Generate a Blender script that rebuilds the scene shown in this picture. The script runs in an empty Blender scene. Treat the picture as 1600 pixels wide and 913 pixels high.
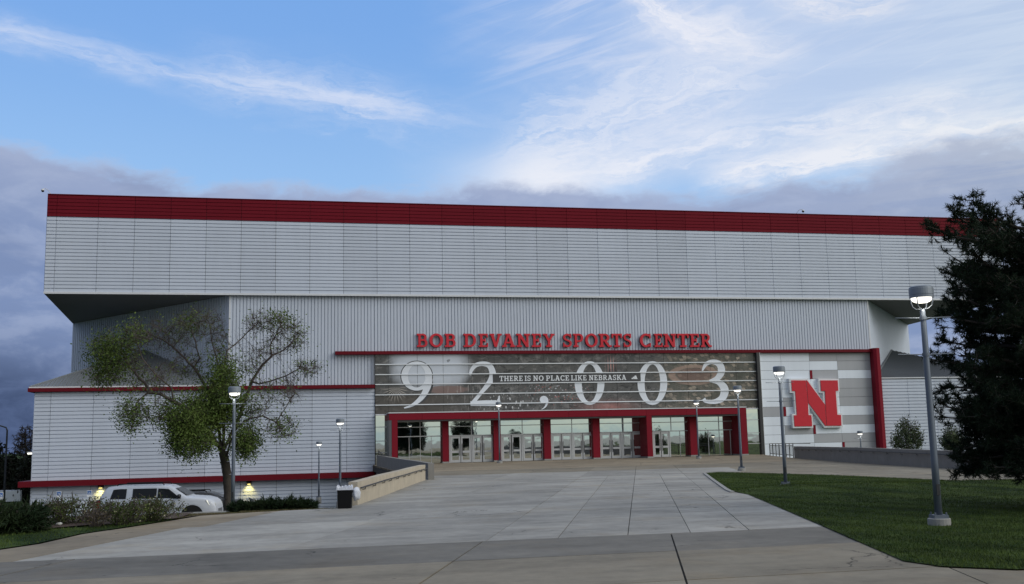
import bpy, bmesh, math, random
import numpy as np
from mathutils import Vector, Matrix, noise as mnoise
random.seed(7); rng = np.random.default_rng(7)
S = bpy.context.scene
C = S.collection
rad = math.radians

# ------------------------------------------------------------------ camera
PIT, ROL, YAW, FOC = rad(8.10), rad(-1.29), rad(12.40), 1618.0
EYE = np.array([0.0, 0.0, 1.75])
_F = np.array([math.sin(YAW)*math.cos(PIT), math.cos(YAW)*math.cos(PIT), math.sin(PIT)])
_r = np.array([math.cos(YAW), -math.sin(YAW), 0.0]); _u = np.cross(_r, _F)
_R = math.cos(ROL)*_r + math.sin(ROL)*_u; _U = -math.sin(ROL)*_r + math.cos(ROL)*_u
cam = bpy.data.cameras.new('camera'); co = bpy.data.objects.new('camera', cam); C.objects.link(co)
cam.sensor_width = 36; cam.lens = 36*FOC/1600; cam.clip_end = 3000; cam.clip_start = .1
co.matrix_world = Matrix(((_R[0], _U[0], -_F[0], EYE[0]), (_R[1], _U[1], -_F[1], EYE[1]), (_R[2], _U[2], -_F[2], EYE[2]), (0, 0, 0, 1)))
S.camera = co
def ray(px, py): return (px-800)*_R - (py-456.5)*_U + FOC*_F
def oy(px, py, Y):                       # survey: photograph point -> place on the upright plane at Y
    d = ray(px, py); return EYE + d*(Y/d[1])
def oz(px, py, Z=0.0):                   # survey: photograph point -> place on the level at Z
    d = ray(px, py); return EYE + d*((Z-EYE[2])/d[2])
def azel(px, py):
    d = ray(px, py); d = d/np.linalg.norm(d); return math.atan2(d[0], d[1]), math.asin(d[2])

# ------------------------------------------------------------------ light
SUN_AZ, SUN_EL = rad(180-52), rad(30)   # sunset glow behind the camera, to the right; azimuth from +Y towards +X
S.view_settings.view_transform = 'Standard'; S.view_settings.look = 'None'; S.view_settings.exposure = 0.0; S.view_settings.gamma = 1
sd = bpy.data.lights.new('sun', 'SUN'); so = bpy.data.objects.new('sun', sd); C.objects.link(so)
sd.energy = 1.32; sd.angle = rad(40); sd.color = (1.0, .96, .90)
sv = Vector((math.sin(SUN_AZ)*math.cos(SUN_EL), math.cos(SUN_AZ)*math.cos(SUN_EL), math.sin(SUN_EL)))
so.rotation_euler = sv.to_track_quat('Z', 'Y').to_euler()

W = bpy.data.worlds.new('World'); S.world = W; W.use_nodes = True
wt = W.node_tree; wt.nodes.clear()
class NT:
    """small helper to write node maths"""
    def __init__(s, t): s.t = t
    def n(s, typ, **k):
        x = s.t.nodes.new(typ)
        for a, b in k.items(): setattr(x, a, b)
        return x
    def put(s, sock, v):
        if isinstance(v, bpy.types.NodeSocket): s.t.links.new(v, sock)
        else: sock.default_value = v
    def m(s, op, a, b=0.0, c=None, clamp=False):
        x = s.n('ShaderNodeMath', operation=op, use_clamp=clamp); s.put(x.inputs[0], a); s.put(x.inputs[1], b)
        if c is not None: s.put(x.inputs[2], c)
        return x.outputs[0]
    def add(s, a, b): return s.m('ADD', a, b)
    def sub(s, a, b): return s.m('SUBTRACT', a, b)
    def mul(s, a, b): return s.m('MULTIPLY', a, b)
    def clamp(s, a): return s.m('ADD', a, 0.0, clamp=True)
    def step(s, e0, e1, x):              # smoothstep
        r = s.n('ShaderNodeMapRange', interpolation_type='SMOOTHSTEP'); s.put(r.inputs[0], x)
        s.put(r.inputs[1], e0); s.put(r.inputs[2], e1); r.inputs[3].default_value = 0; r.inputs[4].default_value = 1
        return r.outputs[0]
    def gauss(s, x, w):                  # exp(-(x/w)^2)
        q = s.m('DIVIDE', x, w); return s.m('EXPONENT', s.mul(s.mul(q, q), -1.0))
    def noise(s, vec, scale, detail=4.0, rough=.55, dist=0.0, color=False):
        x = s.n('ShaderNodeTexNoise'); s.put(x.inputs['Vector'], vec); x.inputs['Scale'].default_value = scale
        x.inputs['Detail'].default_value = detail; x.inputs['Roughness'].default_value = rough; x.inputs['Distortion'].default_value = dist
        return x.outputs[1] if color else x.outputs[0]
    def xyz(s, a, b, c=0.0):
        x = s.n('ShaderNodeCombineXYZ'); s.put(x.inputs[0], a); s.put(x.inputs[1], b); s.put(x.inputs[2], c); return x.outputs[0]
    def sep(s, v):
        x = s.n('ShaderNodeSeparateXYZ'); s.put(x.inputs[0], v); return x.outputs
    def mix(s, f, a, b, mode='MIX'):
        x = s.n('ShaderNodeMix', data_type='RGBA', blend_type=mode); s.put(x.inputs[0], f); s.put(x.inputs[6], a); s.put(x.inputs[7], b)
        return x.outputs[2]
    def curve(s, x, pts):                # piecewise linear/smooth function through sorted points, x from pts[0] to pts[-1]
        x0, x1 = pts[0][0], pts[-1][0]; y0 = min(p[1] for p in pts)-1e-6; y1 = max(p[1] for p in pts)+1e-6
        f = s.n('ShaderNodeFloatCurve'); c = f.mapping.curves[0]
        while len(c.points) > 2: c.points.remove(c.points[1])
        c.points[0].location = (0, (pts[0][1]-y0)/(y1-y0)); c.points[-1].location = (1, (pts[-1][1]-y0)/(y1-y0))
        for p in pts[1:-1]: c.points.new((p[0]-x0)/(x1-x0), (p[1]-y0)/(y1-y0))
        f.mapping.update()
        s.put(f.inputs[1], s.m('DIVIDE', s.sub(x, x0), x1-x0, clamp=True))
        return s.add(s.mul(f.outputs[0], y1-y0), y0)
def lin(r, g, b): return tuple((v/255/12.92 if v/255 <= .04045 else ((v/255+.055)/1.055)**2.4) for v in (r, g, b)) + (1.0,)
w = NT(wt)
tc = w.n('ShaderNodeTexCoord'); dx, dy, dz = w.sep(tc.outputs['Generated'])
az = w.m('ARCTAN2', dx, dy); el = w.m('ARCSINE', w.m('MINIMUM', w.m('MAXIMUM', dz, -1.0), 1.0))
nish = w.n('ShaderNodeTexSky', sky_type='NISHITA'); nish.sun_disc = False
nish.sun_elevation = SUN_EL; nish.sun_rotation = SUN_AZ; nish.air_density = 1.0; nish.dust_density = .6; nish.ozone_density = 2.0
base = w.mix(1.0, nish.outputs[0], (.115, .113, .108, 1), 'MULTIPLY')
A = lambda px, py: azel(px, py)[0]
E_ = lambda px, py: azel(px, py)[1]
# clear-sky colour of the photographed part (pale towards the cloud edge)
blue = w.mix(w.step(.17, .42, el), lin(160, 203, 250), lin(126, 177, 244))
base = w.mix(.80, base, blue)
cv = w.xyz(w.mul(az, 2.2), w.mul(el, 6.0), .3)
n1 = w.noise(cv, 3.2, 6, .6, .6)
n2 = w.noise(w.xyz(w.mul(az, 5), w.mul(el, 9), 4.0), 4.0, 6, .62, .3)
# thin veil over the right half, brighter wisps rising to the right
veil = w.mul(w.step(A(620, 150), A(1150, 150), w.add(az, w.mul(w.sub(n1, .5), .22))), w.step(E_(900, 330), E_(900, 240), el))
base = w.mix(w.mul(veil, .62), base, lin(206, 218, 240))
rot = w.sub(el, w.mul(az, .30))
wisp = w.noise(w.xyz(w.mul(az, 2.0), w.mul(rot, 17.0), 7.7), 2.4, 7, .6, .9)
wm = w.mul(w.step(.47, .72, wisp), w.step(A(640, 150), A(950, 150), az))
wm = w.mul(wm, w.step(E_(1000, 320), E_(1000, 250), el))
base = w.mix(w.mul(wm, .38), base, lin(238, 238, 246))
def streak(pts, width, amt, col, seed, lo, hi):
    global base
    P_ = sorted(azel(*p) for p in pts)
    c = w.curve(az, P_)
    nn = w.noise(w.xyz(w.mul(az, 5), w.mul(el, 14), seed), 2.2, 6, .60, .2)
    d = w.add(w.sub(el, c), w.mul(w.sub(nn, .5), width*3.2))
    fib = w.noise(w.xyz(w.mul(az, 5.5), w.mul(d, 42), seed+3.0), 2.0, 6, .66, .2)
    g = w.gauss(d, width)
    g = w.mul(g, w.mul(w.step(P_[0][0]-.01, P_[0][0]+lo, az), w.sub(1.0, w.step(P_[-1][0]-hi, P_[-1][0], az))))
    g = w.mul(g, w.mul(w.step(.26, .70, fib), w.add(.35, w.mul(nn, 1.5))))
    base = w.mix(w.clamp(w.mul(g, amt)), base, col)
streak([(-150, 30), (0, 50), (130, 83), (250, 112), (400, 138), (560, 158), (690, 184), (820, 205)], .011, .64, lin(212, 222, 244), 1.5, .05, .12)
streak([(250, 105), (400, 130), (530, 148), (640, 176), (760, 205)], .021, .75, lin(208, 220, 244), 2.5, .10, .12)
streak([(960, -30), (1020, 14), (1080, 50), (1170, 66), (1290, 84)], .020, 1.05, lin(232, 235, 247), 3.1, .03, .10)
streak([(1180, -30), (1260, 2), (1340, 14), (1460, -4)], .013, 1.0, lin(242, 240, 246), 5.2, .05, .06)
streak([(760, 262), (880, 215), (1020, 160), (1150, 120), (1290, 96)], .036, .85, lin(222, 229, 245), 6.3, .06, .12)
streak([(780, 296), (880, 276), (1010, 252), (1130, 224), (1260, 200), (1420, 174), (1640, 140)], .016, 1.0, lin(229, 234, 247), 8.4, .05, .10)
streak([(1080, 290), (1180, 270), (1290, 249), (1400, 233), (1500, 212), (1660, 196)], .013, 1.4, lin(232, 236, 247), 9.9, .06, .02)
base = w.mix(w.mul(w.mul(w.gauss(w.sub(az, A(850, 275)), .08), w.gauss(w.sub(el, E_(860, 280)), .03)), .8), base, lin(236, 239, 248))
# low bank of grey-violet cloud
edge = w.curve(az, sorted([(-2.6, .45), (-1.6, .90), (-.9, .68), (-.55, .34)] + [azel(*p) for p in [(-300, 160), (-40, 198), (60, 228), (160, 243), (300, 268), (420, 281), (560, 280), (650, 293), (740, 281), (850, 280), (960, 290), (1080, 300), (1180, 284), (1290, 268), (1400, 250), (1480, 224), (1620, 208), (1800, 196)]] + [(1.3, .2), (2.2, .16)]))  # left end out of view, raised to dim light from that side
bn = w.noise(w.xyz(w.mul(az, 8), w.mul(el, 17), 3.0), 2.0, 8, .62, .25)
big = w.noise(w.xyz(w.mul(az, 3), w.mul(el, 8), 9.0), 1.7, 5, .6, .4)
dd = w.add(w.sub(edge, el), w.add(w.mul(w.sub(bn, .5), .055), w.mul(w.sub(big, .5), .04)))
bank = w.step(-.006, .020, dd)
bcol = w.mix(w.step(.005, .10, dd), lin(154, 168, 201), lin(124, 143, 184))
bcol = w.mix(w.mul(w.step(.42, .66, bn), .50), bcol, lin(172, 184, 212))
bcol = w.mix(w.mul(w.step(.50, .34, big), .45), bcol, lin(122, 138, 175))
bcol = w.mix(w.mul(w.sub(1.0, w.step(.0, .020, dd)), .6), bcol, lin(196, 205, 226))
# deeper blue-grey towards the low left
low = w.mul(w.step(E_(40, 440), E_(40, 680), el), w.step(A(420, 600), A(-60, 600), az))
bcol = w.mix(w.step(0.0, 1.0, w.mul(low, 1.1)), bcol, w.mix(w.step(.35, .65, bn), lin(58, 72, 106), lin(82, 98, 136)))
bcol = w.mix(w.mul(w.step(-.38, -.85, az), .9), bcol, lin(82, 98, 134))  # unseen left part of the bank darkened to cut the light from there
base = w.mix(w.mul(bank, .97), base, bcol)
# sunset side of the sky, behind the camera
sdot = w.n('ShaderNodeVectorMath', operation='DOT_PRODUCT'); w.put(sdot.inputs[0], tc.outputs['Generated']); sdot.inputs[1].default_value = sv
back = w.step(-.15, .85, sdot.outputs['Value'])
gcol0 = None
gn = w.noise(w.xyz(w.mul(az, 2.2), w.mul(el, 26), 11.0), 2.0, 6, .6, .5)
gcol = w.mix(w.step(.08, .60, el), (1.02, 1.0, .76, 1), (.66, .74, .84, 1))
gcol = w.mix(w.mul(w.step(.43, .60, gn), .75), gcol, (.46, .55, .63, 1))
gcol = w.mix(w.mul(w.step(.055, .0, el), .75), gcol, (.36, .50, .53, 1))
base = w.mix(w.mul(back, .92), base, gcol)
# added unseen high cloud overhead, paling the light on the ground
base = w.mix(w.mul(w.step(.40, .95, el), .75), base, (.60, .64, .71, 1))
# ground side
base = w.mix(w.step(.0, -.03, el), base, (.10, .10, .10, 1))
bg = w.n('ShaderNodeBackground'); w.put(bg.inputs[0], base); bg.inputs[1].default_value = 1.0
wo = w.n('ShaderNodeOutputWorld'); wt.links.new(bg.outputs[0], wo.inputs[0])

# ------------------------------------------------------------------ materials
def new_mat(name):
    m = bpy.data.materials.new(name); m.use_nodes = True; t = m.node_tree; b = t.nodes['Principled BSDF']; return m, NT(t), b
def mat(name, col, rough=.6, metal=0.0, var=.12, scale=3.0, bump=0.0, bscale=40.0, spec=.5, objcol=False):
    m, n, b = new_mat(name)
    b.inputs['Roughness'].default_value = rough; b.inputs['Metallic'].default_value = metal; b.inputs['Specular IOR Level'].default_value = spec
    g = n.n('ShaderNodeNewGeometry'); pos = g.outputs['Position']
    c = tuple(col)+(1,) if len(col) == 3 else col
    src = c
    if objcol: oi = n.n('ShaderNodeObjectInfo'); src = oi.outputs['Color']
    if var:
        k = n.noise(pos, scale, 5, .6)
        f = n.add(1.0-var, n.mul(k, 2*var))
        x = n.n('ShaderNodeVectorMath', operation='SCALE'); n.put(x.inputs[0], src if not isinstance(src, tuple) else src[:3]); n.put(x.inputs['Scale'], f); src = x.outputs[0]
    n.put(b.inputs['Base Color'], src)
    if bump:
        bp = n.n('ShaderNodeBump'); bp.inputs['Strength'].default_value = bump; bp.inputs['Distance'].default_value = .02
        n.put(bp.inputs['Height'], n.noise(pos, bscale, 4, .6)); n.put(b.inputs['Normal'], bp.outputs[0])
    return m
def emis(name, col, st, base=(.8, .8, .8)):
    m, n, b = new_mat(name); b.inputs['Base Color'].default_value = (*base, 1); b.inputs['Emission Color'].default_value = (*col, 1); b.inputs['Emission Strength'].default_value = st; return m
M = {}
def clad(name, col, rough=.42, spec=.35):           # painted sheet metal with faint rain streaks
    m, n, b = new_mat(name); b.inputs['Roughness'].default_value = rough; b.inputs['Specular IOR Level'].default_value = spec
    g = n.n('ShaderNodeNewGeometry'); px, py, pz = n.sep(g.outputs['Position'])
    s1 = n.noise(n.xyz(n.mul(px, 1.6), n.mul(pz, .10), py), 2.0, 5, .6); s2 = n.noise(g.outputs['Position'], .35, 3, .5); oi = n.n('ShaderNodeObjectInfo')
    f = n.add(n.add(.83, n.mul(s1, .12)), n.add(n.mul(s2, .12), n.mul(oi.outputs['Random'], .09)))
    x = n.n('ShaderNodeVectorMath', operation='SCALE'); x.inputs[0].default_value = col; n.put(x.inputs['Scale'], f)
    n.put(b.inputs['Base Color'], x.outputs[0]); return m
M['clad'] = clad('silver_cladding', (.56, .605, .69))
M['clad_dark'] = clad('dark_backing', (.10, .105, .115))  # near-black sheet behind the panels, also for pier side and canopy lining
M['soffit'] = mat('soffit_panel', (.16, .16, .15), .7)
M['red'] = clad('red_painted_metal', (.205, .010, .022), .55, .12)
M['red_dark'] = clad('dark_red_trim', (.135, .007, .014), .55, .12)
M['red_roof'] = clad('parapet_red', (.158, .009, .018), .6, .08)
M['trim'] = mat('pale_trim', (.66, .67, .69), .4)
M['roof'] = mat('grey_metal_roof', (.20, .215, .23), .45)
M['white_panel'] = clad('white_composite', (.80, .85, .92), .35)
M['grey_panel'] = clad('warm_grey_composite', (.41, .415, .435), .4)
M['alu'] = mat('brushed_aluminium', (.52, .53, .55), .35, .3, .06)
M['dark_metal'] = mat('dark_metal', (.03, .031, .034), .45)
M['galv'] = mat('galvanised_pole', (.14, .165, .205), .45, .35, .1, 2)
M['drum'] = mat('grey_lamp_drum', (.22, .25, .29), .4, .2, .06)
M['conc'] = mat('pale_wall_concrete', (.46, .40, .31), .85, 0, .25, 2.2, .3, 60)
M['conc_dark'] = mat('shaded_wall_concrete', (.225, .215, .20), .85, 0, .25, 1.6, .3, 60)  # darker copy of the wall concrete, shade put into its colour
M['footing'] = mat('footing_concrete', (.30, .295, .28), .9, 0, .25, 6, .4, 60)
M['bark'] = mat('bark', (.070, .058, .048), .95, 0, .4, 9, .8, 40)
M['twig'] = mat('twig', (.080, .064, .056), .95, 0, .3, 5)
M['black'] = mat('black_plastic', (.008, .008, .009), .6, spec=.15)
M['bag'] = mat('white_bag', (.62, .64, .70), .45, 0, .1, 12, .5, 30)
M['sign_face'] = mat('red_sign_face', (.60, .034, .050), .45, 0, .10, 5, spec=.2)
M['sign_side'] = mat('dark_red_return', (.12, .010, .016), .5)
M['sign_edge'] = mat('light_red_edge', (.62, .12, .13), .4)
M['white_paint'] = mat('white_paint', (.74, .76, .78), .4, 0, .05)
M['print_white'] = mat('white_print', (.70, .73, .77), .5, 0, .05)
M['print_dark'] = mat('dark_print', (.050, .050, .052), .5, 0, .1)
M['car_white'] = mat('white_car_paint', (.66, .69, .75), .22, 0, .03, spec=.6)
M['car_black'] = mat('black_car_paint', (.012, .012, .014), .2, 0, .03, spec=.6)
M['car_glass'] = mat('dark_car_glass', (.008, .009, .011), .12, 0, 0, spec=.22)
M['rubber'] = mat('tyre_rubber', (.014, .014, .014), .85)
M['rim'] = mat('alloy_rim', (.55, .56, .58), .3, .7, .05)
M['tail'] = mat('tail_light_red', (.30, .012, .012), .25)
M['headlamp'] = mat('headlamp_lens', (.62, .62, .55), .12, .2, .05)
M['blue_sign'] = mat('blue_sign', (.07, .16, .40), .4)
M['lens'] = emis('lit_lamp_lens', (1.0, .95, .84), 2.2)
M['lens_warm'] = emis('lit_warm_lens', (1.0, .80, .22), 4.0)
M['mulch'] = mat('bark_mulch', (.070, .045, .032), .95, 0, .5, 14, 1.0, 50)
M['asphalt'] = mat('asphalt', (.055, .056, .060), .9, 0, .25, 1.5, .4, 120)
M['stone'] = mat('pale_stone', (.50, .49, .46), .8, 0, .2, 12, .5, 30)
def leafmat(name, c1, c2, c3, sc=1.1):
    m, n, b = new_mat(name); b.inputs['Roughness'].default_value = .75; b.inputs['Specular IOR Level'].default_value = .10
    g = n.n('ShaderNodeNewGeometry'); k = n.noise(g.outputs['Position'], sc, 3, .6); k2 = g.outputs['Random Per Island']
    c = n.mix(n.step(.38, .62, k), (*c1, 1), (*c2, 1)); c = n.mix(n.mul(k2, .6), c, (*c3, 1)); n.put(b.inputs['Base Color'], c); return m
M['leaf'] = leafmat('spring_leaves', (.050, .090, .018), (.092, .142, .028), (.13, .155, .055))
M['needle'] = leafmat('pine_needles', (.012, .022, .012), (.026, .040, .022), (.026, .042, .024))
M['juniper'] = leafmat('juniper_sprays', (.013, .026, .012), (.024, .038, .016), (.020, .034, .014))
M['bush'] = leafmat('bush_leaves', (.034, .060, .014), (.070, .096, .022), (.10, .105, .04))
M['blossom'] = mat('cream_blossom', (.50, .48, .30), .7)
M['bushd'] = leafmat('right_bush_leaves', (.040, .062, .030), (.075, .095, .040), (.10, .12, .07))
M['far'] = leafmat('far_leaves', (.010, .014, .009), (.018, .024, .015), (.028, .028, .018), .4)
M['dry'] = leafmat('dry_grass', (.12, .09, .045), (.07, .085, .03), (.15, .12, .07))
M['blade'] = leafmat('grass_blades', (.018, .038, .007), (.056, .086, .018), (.070, .092, .026), .45)
def grass_mat():
    m, n, b = new_mat('mown_grass'); b.inputs['Roughness'].default_value = .9; b.inputs['Specular IOR Level'].default_value = .1
    g = n.n('ShaderNodeNewGeometry'); p = g.outputs['Position']; x, y, z = n.sep(p)
    k = n.noise(p, .55, 5, .6, .6); k2 = n.noise(p, 26, 4, .7); k3 = n.noise(n.xyz(n.mul(x, .35), n.mul(y, 2.2), z), 2.2, 4, .6, .3)
    c = n.mix(n.step(.40, .60, k), (.014, .030, .007, 1), (.050, .076, .018, 1)); c = n.mix(n.mul(n.step(.45, .70, k3), .65), c, (.062, .086, .030, 1))
    c = n.mix(n.mul(n.step(.45, .8, k2), .6), c, (.012, .026, .007, 1)); n.put(b.inputs['Base Color'], c)
    bp = n.n('ShaderNodeBump'); bp.inputs['Strength'].default_value = .9; bp.inputs['Distance'].default_value = .05; n.put(bp.inputs['Height'], n.noise(p, 40, 4, .7)); n.put(b.inputs['Normal'], bp.outputs[0])
    return m
def mow(m):                                # mowing bands: leaf colour of the turf swings gently across the lawn
    n = NT(m.node_tree); b = m.node_tree.nodes['Principled BSDF']; src = b.inputs['Base Color'].links[0].from_socket
    g = n.n('ShaderNodeNewGeometry'); x, y, z = n.sep(g.outputs['Position']); s = n.m('SINE', n.mul(n.add(n.sub(x, n.mul(y, -.30)), n.mul(n.noise(g.outputs['Position'], .6, 3, .5), .6)), 4.6))
    v = n.n('ShaderNodeVectorMath', operation='SCALE'); n.put(v.inputs[0], src); n.put(v.inputs['Scale'], n.add(1.0, n.mul(n.step(-.5, .5, s), .30))); n.put(b.inputs['Base Color'], v.outputs[0])
M['grass'] = grass_mat(); mow(M['grass']); mow(M['blade'])
def slab_mat():
    m, n, b = new_mat('paving_concrete'); b.inputs['Roughness'].default_value = .82; b.inputs['Specular IOR Level'].default_value = .3
    g = n.n('ShaderNodeNewGeometry'); p = g.outputs['Position']; x, y, z = n.sep(p); oi = n.n('ShaderNodeObjectInfo')
    k = n.noise(p, .33, 6, .62, .15); k2 = n.noise(p, 3.1, 5, .65); k3 = n.noise(n.xyz(n.mul(x, .16), n.mul(y, .8), oi.outputs['Random']), 1.3, 5, .55, .1); k4 = n.noise(p, 60, 3, .7)
    f = n.add(n.add(.90, n.mul(n.sub(k, .5), .95)), n.add(n.mul(n.sub(k2, .5), .60), n.mul(n.sub(k3, .5), .85))); f = n.mul(f, n.add(.88, n.mul(k4, .24)))
    # old hairline cracks and dark spots
    v = n.n('ShaderNodeTexVoronoi', feature='DISTANCE_TO_EDGE'); wv = n.n('ShaderNodeVectorMath', operation='ADD'); n.put(wv.inputs[0], p)
    sc = n.n('ShaderNodeVectorMath', operation='SCALE'); n.put(sc.inputs[0], n.noise(p, 2.4, 4, .6, color=True)); sc.inputs['Scale'].default_value = .55; n.put(wv.inputs[1], sc.outputs[0])
    n.put(v.inputs['Vector'], wv.outputs[0]); v.inputs['Scale'].default_value = .42
    crack = n.mul(n.sub(1.0, n.step(.002, .009, v.outputs['Distance'])), n.m('MAXIMUM', n.step(.54, .60, n.noise(p, .22, 3, .5)), n.step(.30, .55, n.mul(n.gauss(n.sub(x, 7.3), 1.5), n.gauss(n.sub(y, 13.6), 1.3)))))
    v2 = n.n('ShaderNodeTexVoronoi'); n.put(v2.inputs['Vector'], p); v2.inputs['Scale'].default_value = .8; spot = n.sub(1.0, n.step(.018, .035, v2.outputs['Distance']))
    f = n.mul(f, n.sub(1.0, n.mul(n.m('MAXIMUM', crack, n.mul(spot, .8)), .72)))
    sx = n.n('ShaderNodeVectorMath', operation='SCALE'); n.put(sx.inputs[0], oi.outputs['Color']); n.put(sx.inputs['Scale'], f)
    c = n.mix(n.mul(n.step(.5, .72, n.noise(p, .5, 5, .6, .2)), .45), sx.outputs[0], n.mix(1.0, sx.outputs[0], (1.05, .93, .76, 1), 'MULTIPLY'))
    n.put(b.inputs['Base Color'], c)
    bp = n.n('ShaderNodeBump'); bp.inputs['Strength'].default_value = .25; bp.inputs['Distance'].default_value = .01; n.put(bp.inputs['Height'], n.sub(k4, n.mul(crack, 3.0))); n.put(b.inputs['Normal'], bp.outputs[0])
    return m
M['slab'] = slab_mat()
M['joint'] = mat('joint_filler', (.035, .034, .033), .95, 0, .3, 5)
def mirror_glass():
    m, n, b = new_mat('mirror_glass'); b.inputs['Metallic'].default_value = 1; b.inputs['Roughness'].default_value = .02; b.inputs['Base Color'].default_value = (.70, .72, .66, 1)
    g = n.n('ShaderNodeNewGeometry'); bp = n.n('ShaderNodeBump'); bp.inputs['Strength'].default_value = .05; bp.inputs['Distance'].default_value = .05
    n.put(bp.inputs['Height'], n.noise(g.outputs['Position'], .9, 2, .5)); n.put(b.inputs['Normal'], bp.outputs[0]); return m
M['mirror'] = mirror_glass()

# ------------------------------------------------------------------ mesh helpers
class MB:
    def __init__(s): s.v = []; s.f = []; s.mi = []; s.k = 0
    def face(s, pts, mi=0):
        i = len(s.v); s.v += [tuple(map(float, p)) for p in pts]; s.f.append(tuple(range(i, i+len(pts)))); s.mi.append(mi)
    def box(s, x0, x1, y0, y1, z0, z1, mi=0):
        i = len(s.v); s.v += [(x, y, z) for z in (z0, z1) for y in (y0, y1) for x in (x0, x1)]
        for q in ((0, 2, 3, 1), (4, 5, 7, 6), (0, 1, 5, 4), (2, 6, 7, 3), (0, 4, 6, 2), (1, 3, 7, 5)): s.f.append(tuple(i+k for k in q)); s.mi.append(mi)
        return s
    def prism(s, poly, z0, z1, mi=0, mside=None):          # level polygon (any winding) extruded upright; z may be per-vertex lists
        n = len(poly); a = sum(poly[k][0]*poly[(k+1) % n][1]-poly[(k+1) % n][0]*poly[k][1] for k in range(n))
        if a < 0: poly = poly[::-1]
        i = len(s.v); s.v += [(p[0], p[1], z0) for p in poly]+[(p[0], p[1], z1) for p in poly]
        s.f.append(tuple(i+k for k in range(n))[::-1]); s.f.append(tuple(i+n+k for k in range(n))); s.mi += [mi, mi]
        for k in range(n): l = (k+1) % n; s.f.append((i+k, i+l, i+n+l, i+n+k)); s.mi.append(mi if mside is None else mside)
        return s
    def plate(s, poly, y0, y1, mi=0, mside=None):          # upright polygon in (x, z), front at y0, back at y1 (> y0)
        n = len(poly); a = sum(poly[k][0]*poly[(k+1) % n][1]-poly[(k+1) % n][0]*poly[k][1] for k in range(n))
        if a < 0: poly = poly[::-1]
        i = len(s.v); s.v += [(p[0], y0, p[1]) for p in poly]+[(p[0], y1, p[1]) for p in poly]
        s.f.append(tuple(i+k for k in range(n))); s.f.append(tuple(i+n+k for k in range(n))[::-1]); s.mi += [mi, mi]
        for k in range(n): l = (k+1) % n; s.f.append((i+k, i+n+k, i+n+l, i+l)); s.mi.append(mi if mside is None else mside)
        return s
    def tube(s, path, r, n=8, mi=0, cap=True):
        path = [np.asarray(p, float) for p in path]; rs = r if hasattr(r, '__len__') else [r]*len(path); i0 = len(s.v); ref = None
        for k, p in enumerate(path):
            t = path[min(k+1, len(path)-1)]-path[max(k-1, 0)]; t = t/(np.linalg.norm(t)+1e-12)
            if ref is None: ref = np.array([1., 0, 0]) if abs(t[0]) < .8 else np.array([0, 1., 0])
            a = ref-t*(ref@t); a /= np.linalg.norm(a)+1e-12; b = np.cross(t, a); ref = a
            for j in range(n):
                q = 2*math.pi*j/n; s.v.append(tuple(p+rs[k]*(math.cos(q)*a+math.sin(q)*b)))
        for k in range(len(path)-1):
            for j in range(n): l = (j+1) % n; o = i0+k*n; s.f.append((o+j, o+l, o+n+l, o+n+j)); s.mi.append(mi)
        if cap:
            s.f.append(tuple(i0+j for j in range(n))[::-1]); s.f.append(tuple(i0+(len(path)-1)*n+j for j in range(n))); s.mi += [mi, mi]
        return s
    def lathe(s, prof, c=(0, 0, 0), n=24, mi=0):           # profile of (radius, z)
        i0 = len(s.v)
        for r, z in prof:
            for j in range(n): q = 2*math.pi*j/n; s.v.append((c[0]+r*math.cos(q), c[1]+r*math.sin(q), c[2]+z))
        for k in range(len(prof)-1):
            for j in range(n): l = (j+1) % n; o = i0+k*n; s.f.append((o+j, o+l, o+n+l, o+n+j)); s.mi.append(mi)
        s.f.append(tuple(i0+j for j in range(n))[::-1]); s.f.append(tuple(i0+(len(prof)-1)*n+j for j in range(n))); s.mi += [mi, mi]
        return s
    def bar(s, a, b, wd, hg, mi=0):                        # square bar between two points
        a = np.asarray(a, float); b = np.asarray(b, float); t = (b-a)/np.linalg.norm(b-a); up = np.array([0, 0, 1.]) if abs(t[2]) < .95 else np.array([0, 1., 0])
        sd_ = np.cross(t, up); sd_ /= np.linalg.norm(sd_); u = np.cross(sd_, t); i = len(s.v)
        for p in (a, b):
            for q, e in ((-1, -1), (1, -1), (1, 1), (-1, 1)): s.v.append(tuple(p+sd_*q*wd/2+u*e*hg/2))
        for q in ((0, 3, 2, 1), (4, 5, 6, 7), (0, 1, 5, 4), (1, 2, 6, 5), (2, 3, 7, 6), (3, 0, 4, 7)): s.f.append(tuple(i+k for k in q)); s.mi.append(mi)
        return s
    def mesh(s, name, mats, smooth=False):
        me = bpy.data.meshes.new(name); me.from_pydata(s.v, [], s.f)
        for m_ in (mats if isinstance(mats, (list, tuple)) else [mats]): me.materials.append(m_)
        me.polygons.foreach_set('material_index', s.mi)
        if smooth: me.polygons.foreach_set('use_smooth', [True]*len(s.f))
        me.update(); return me
    def build(s, name, mats, parent=None, smooth=False, kind=None, label=None, cat=None, group=None):
        o = bpy.data.objects.new(name, s.mesh(name, mats, smooth)); C.objects.link(o)
        if parent is not None: o.parent = parent
        tag(o, label, cat, group, kind); return o
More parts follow.
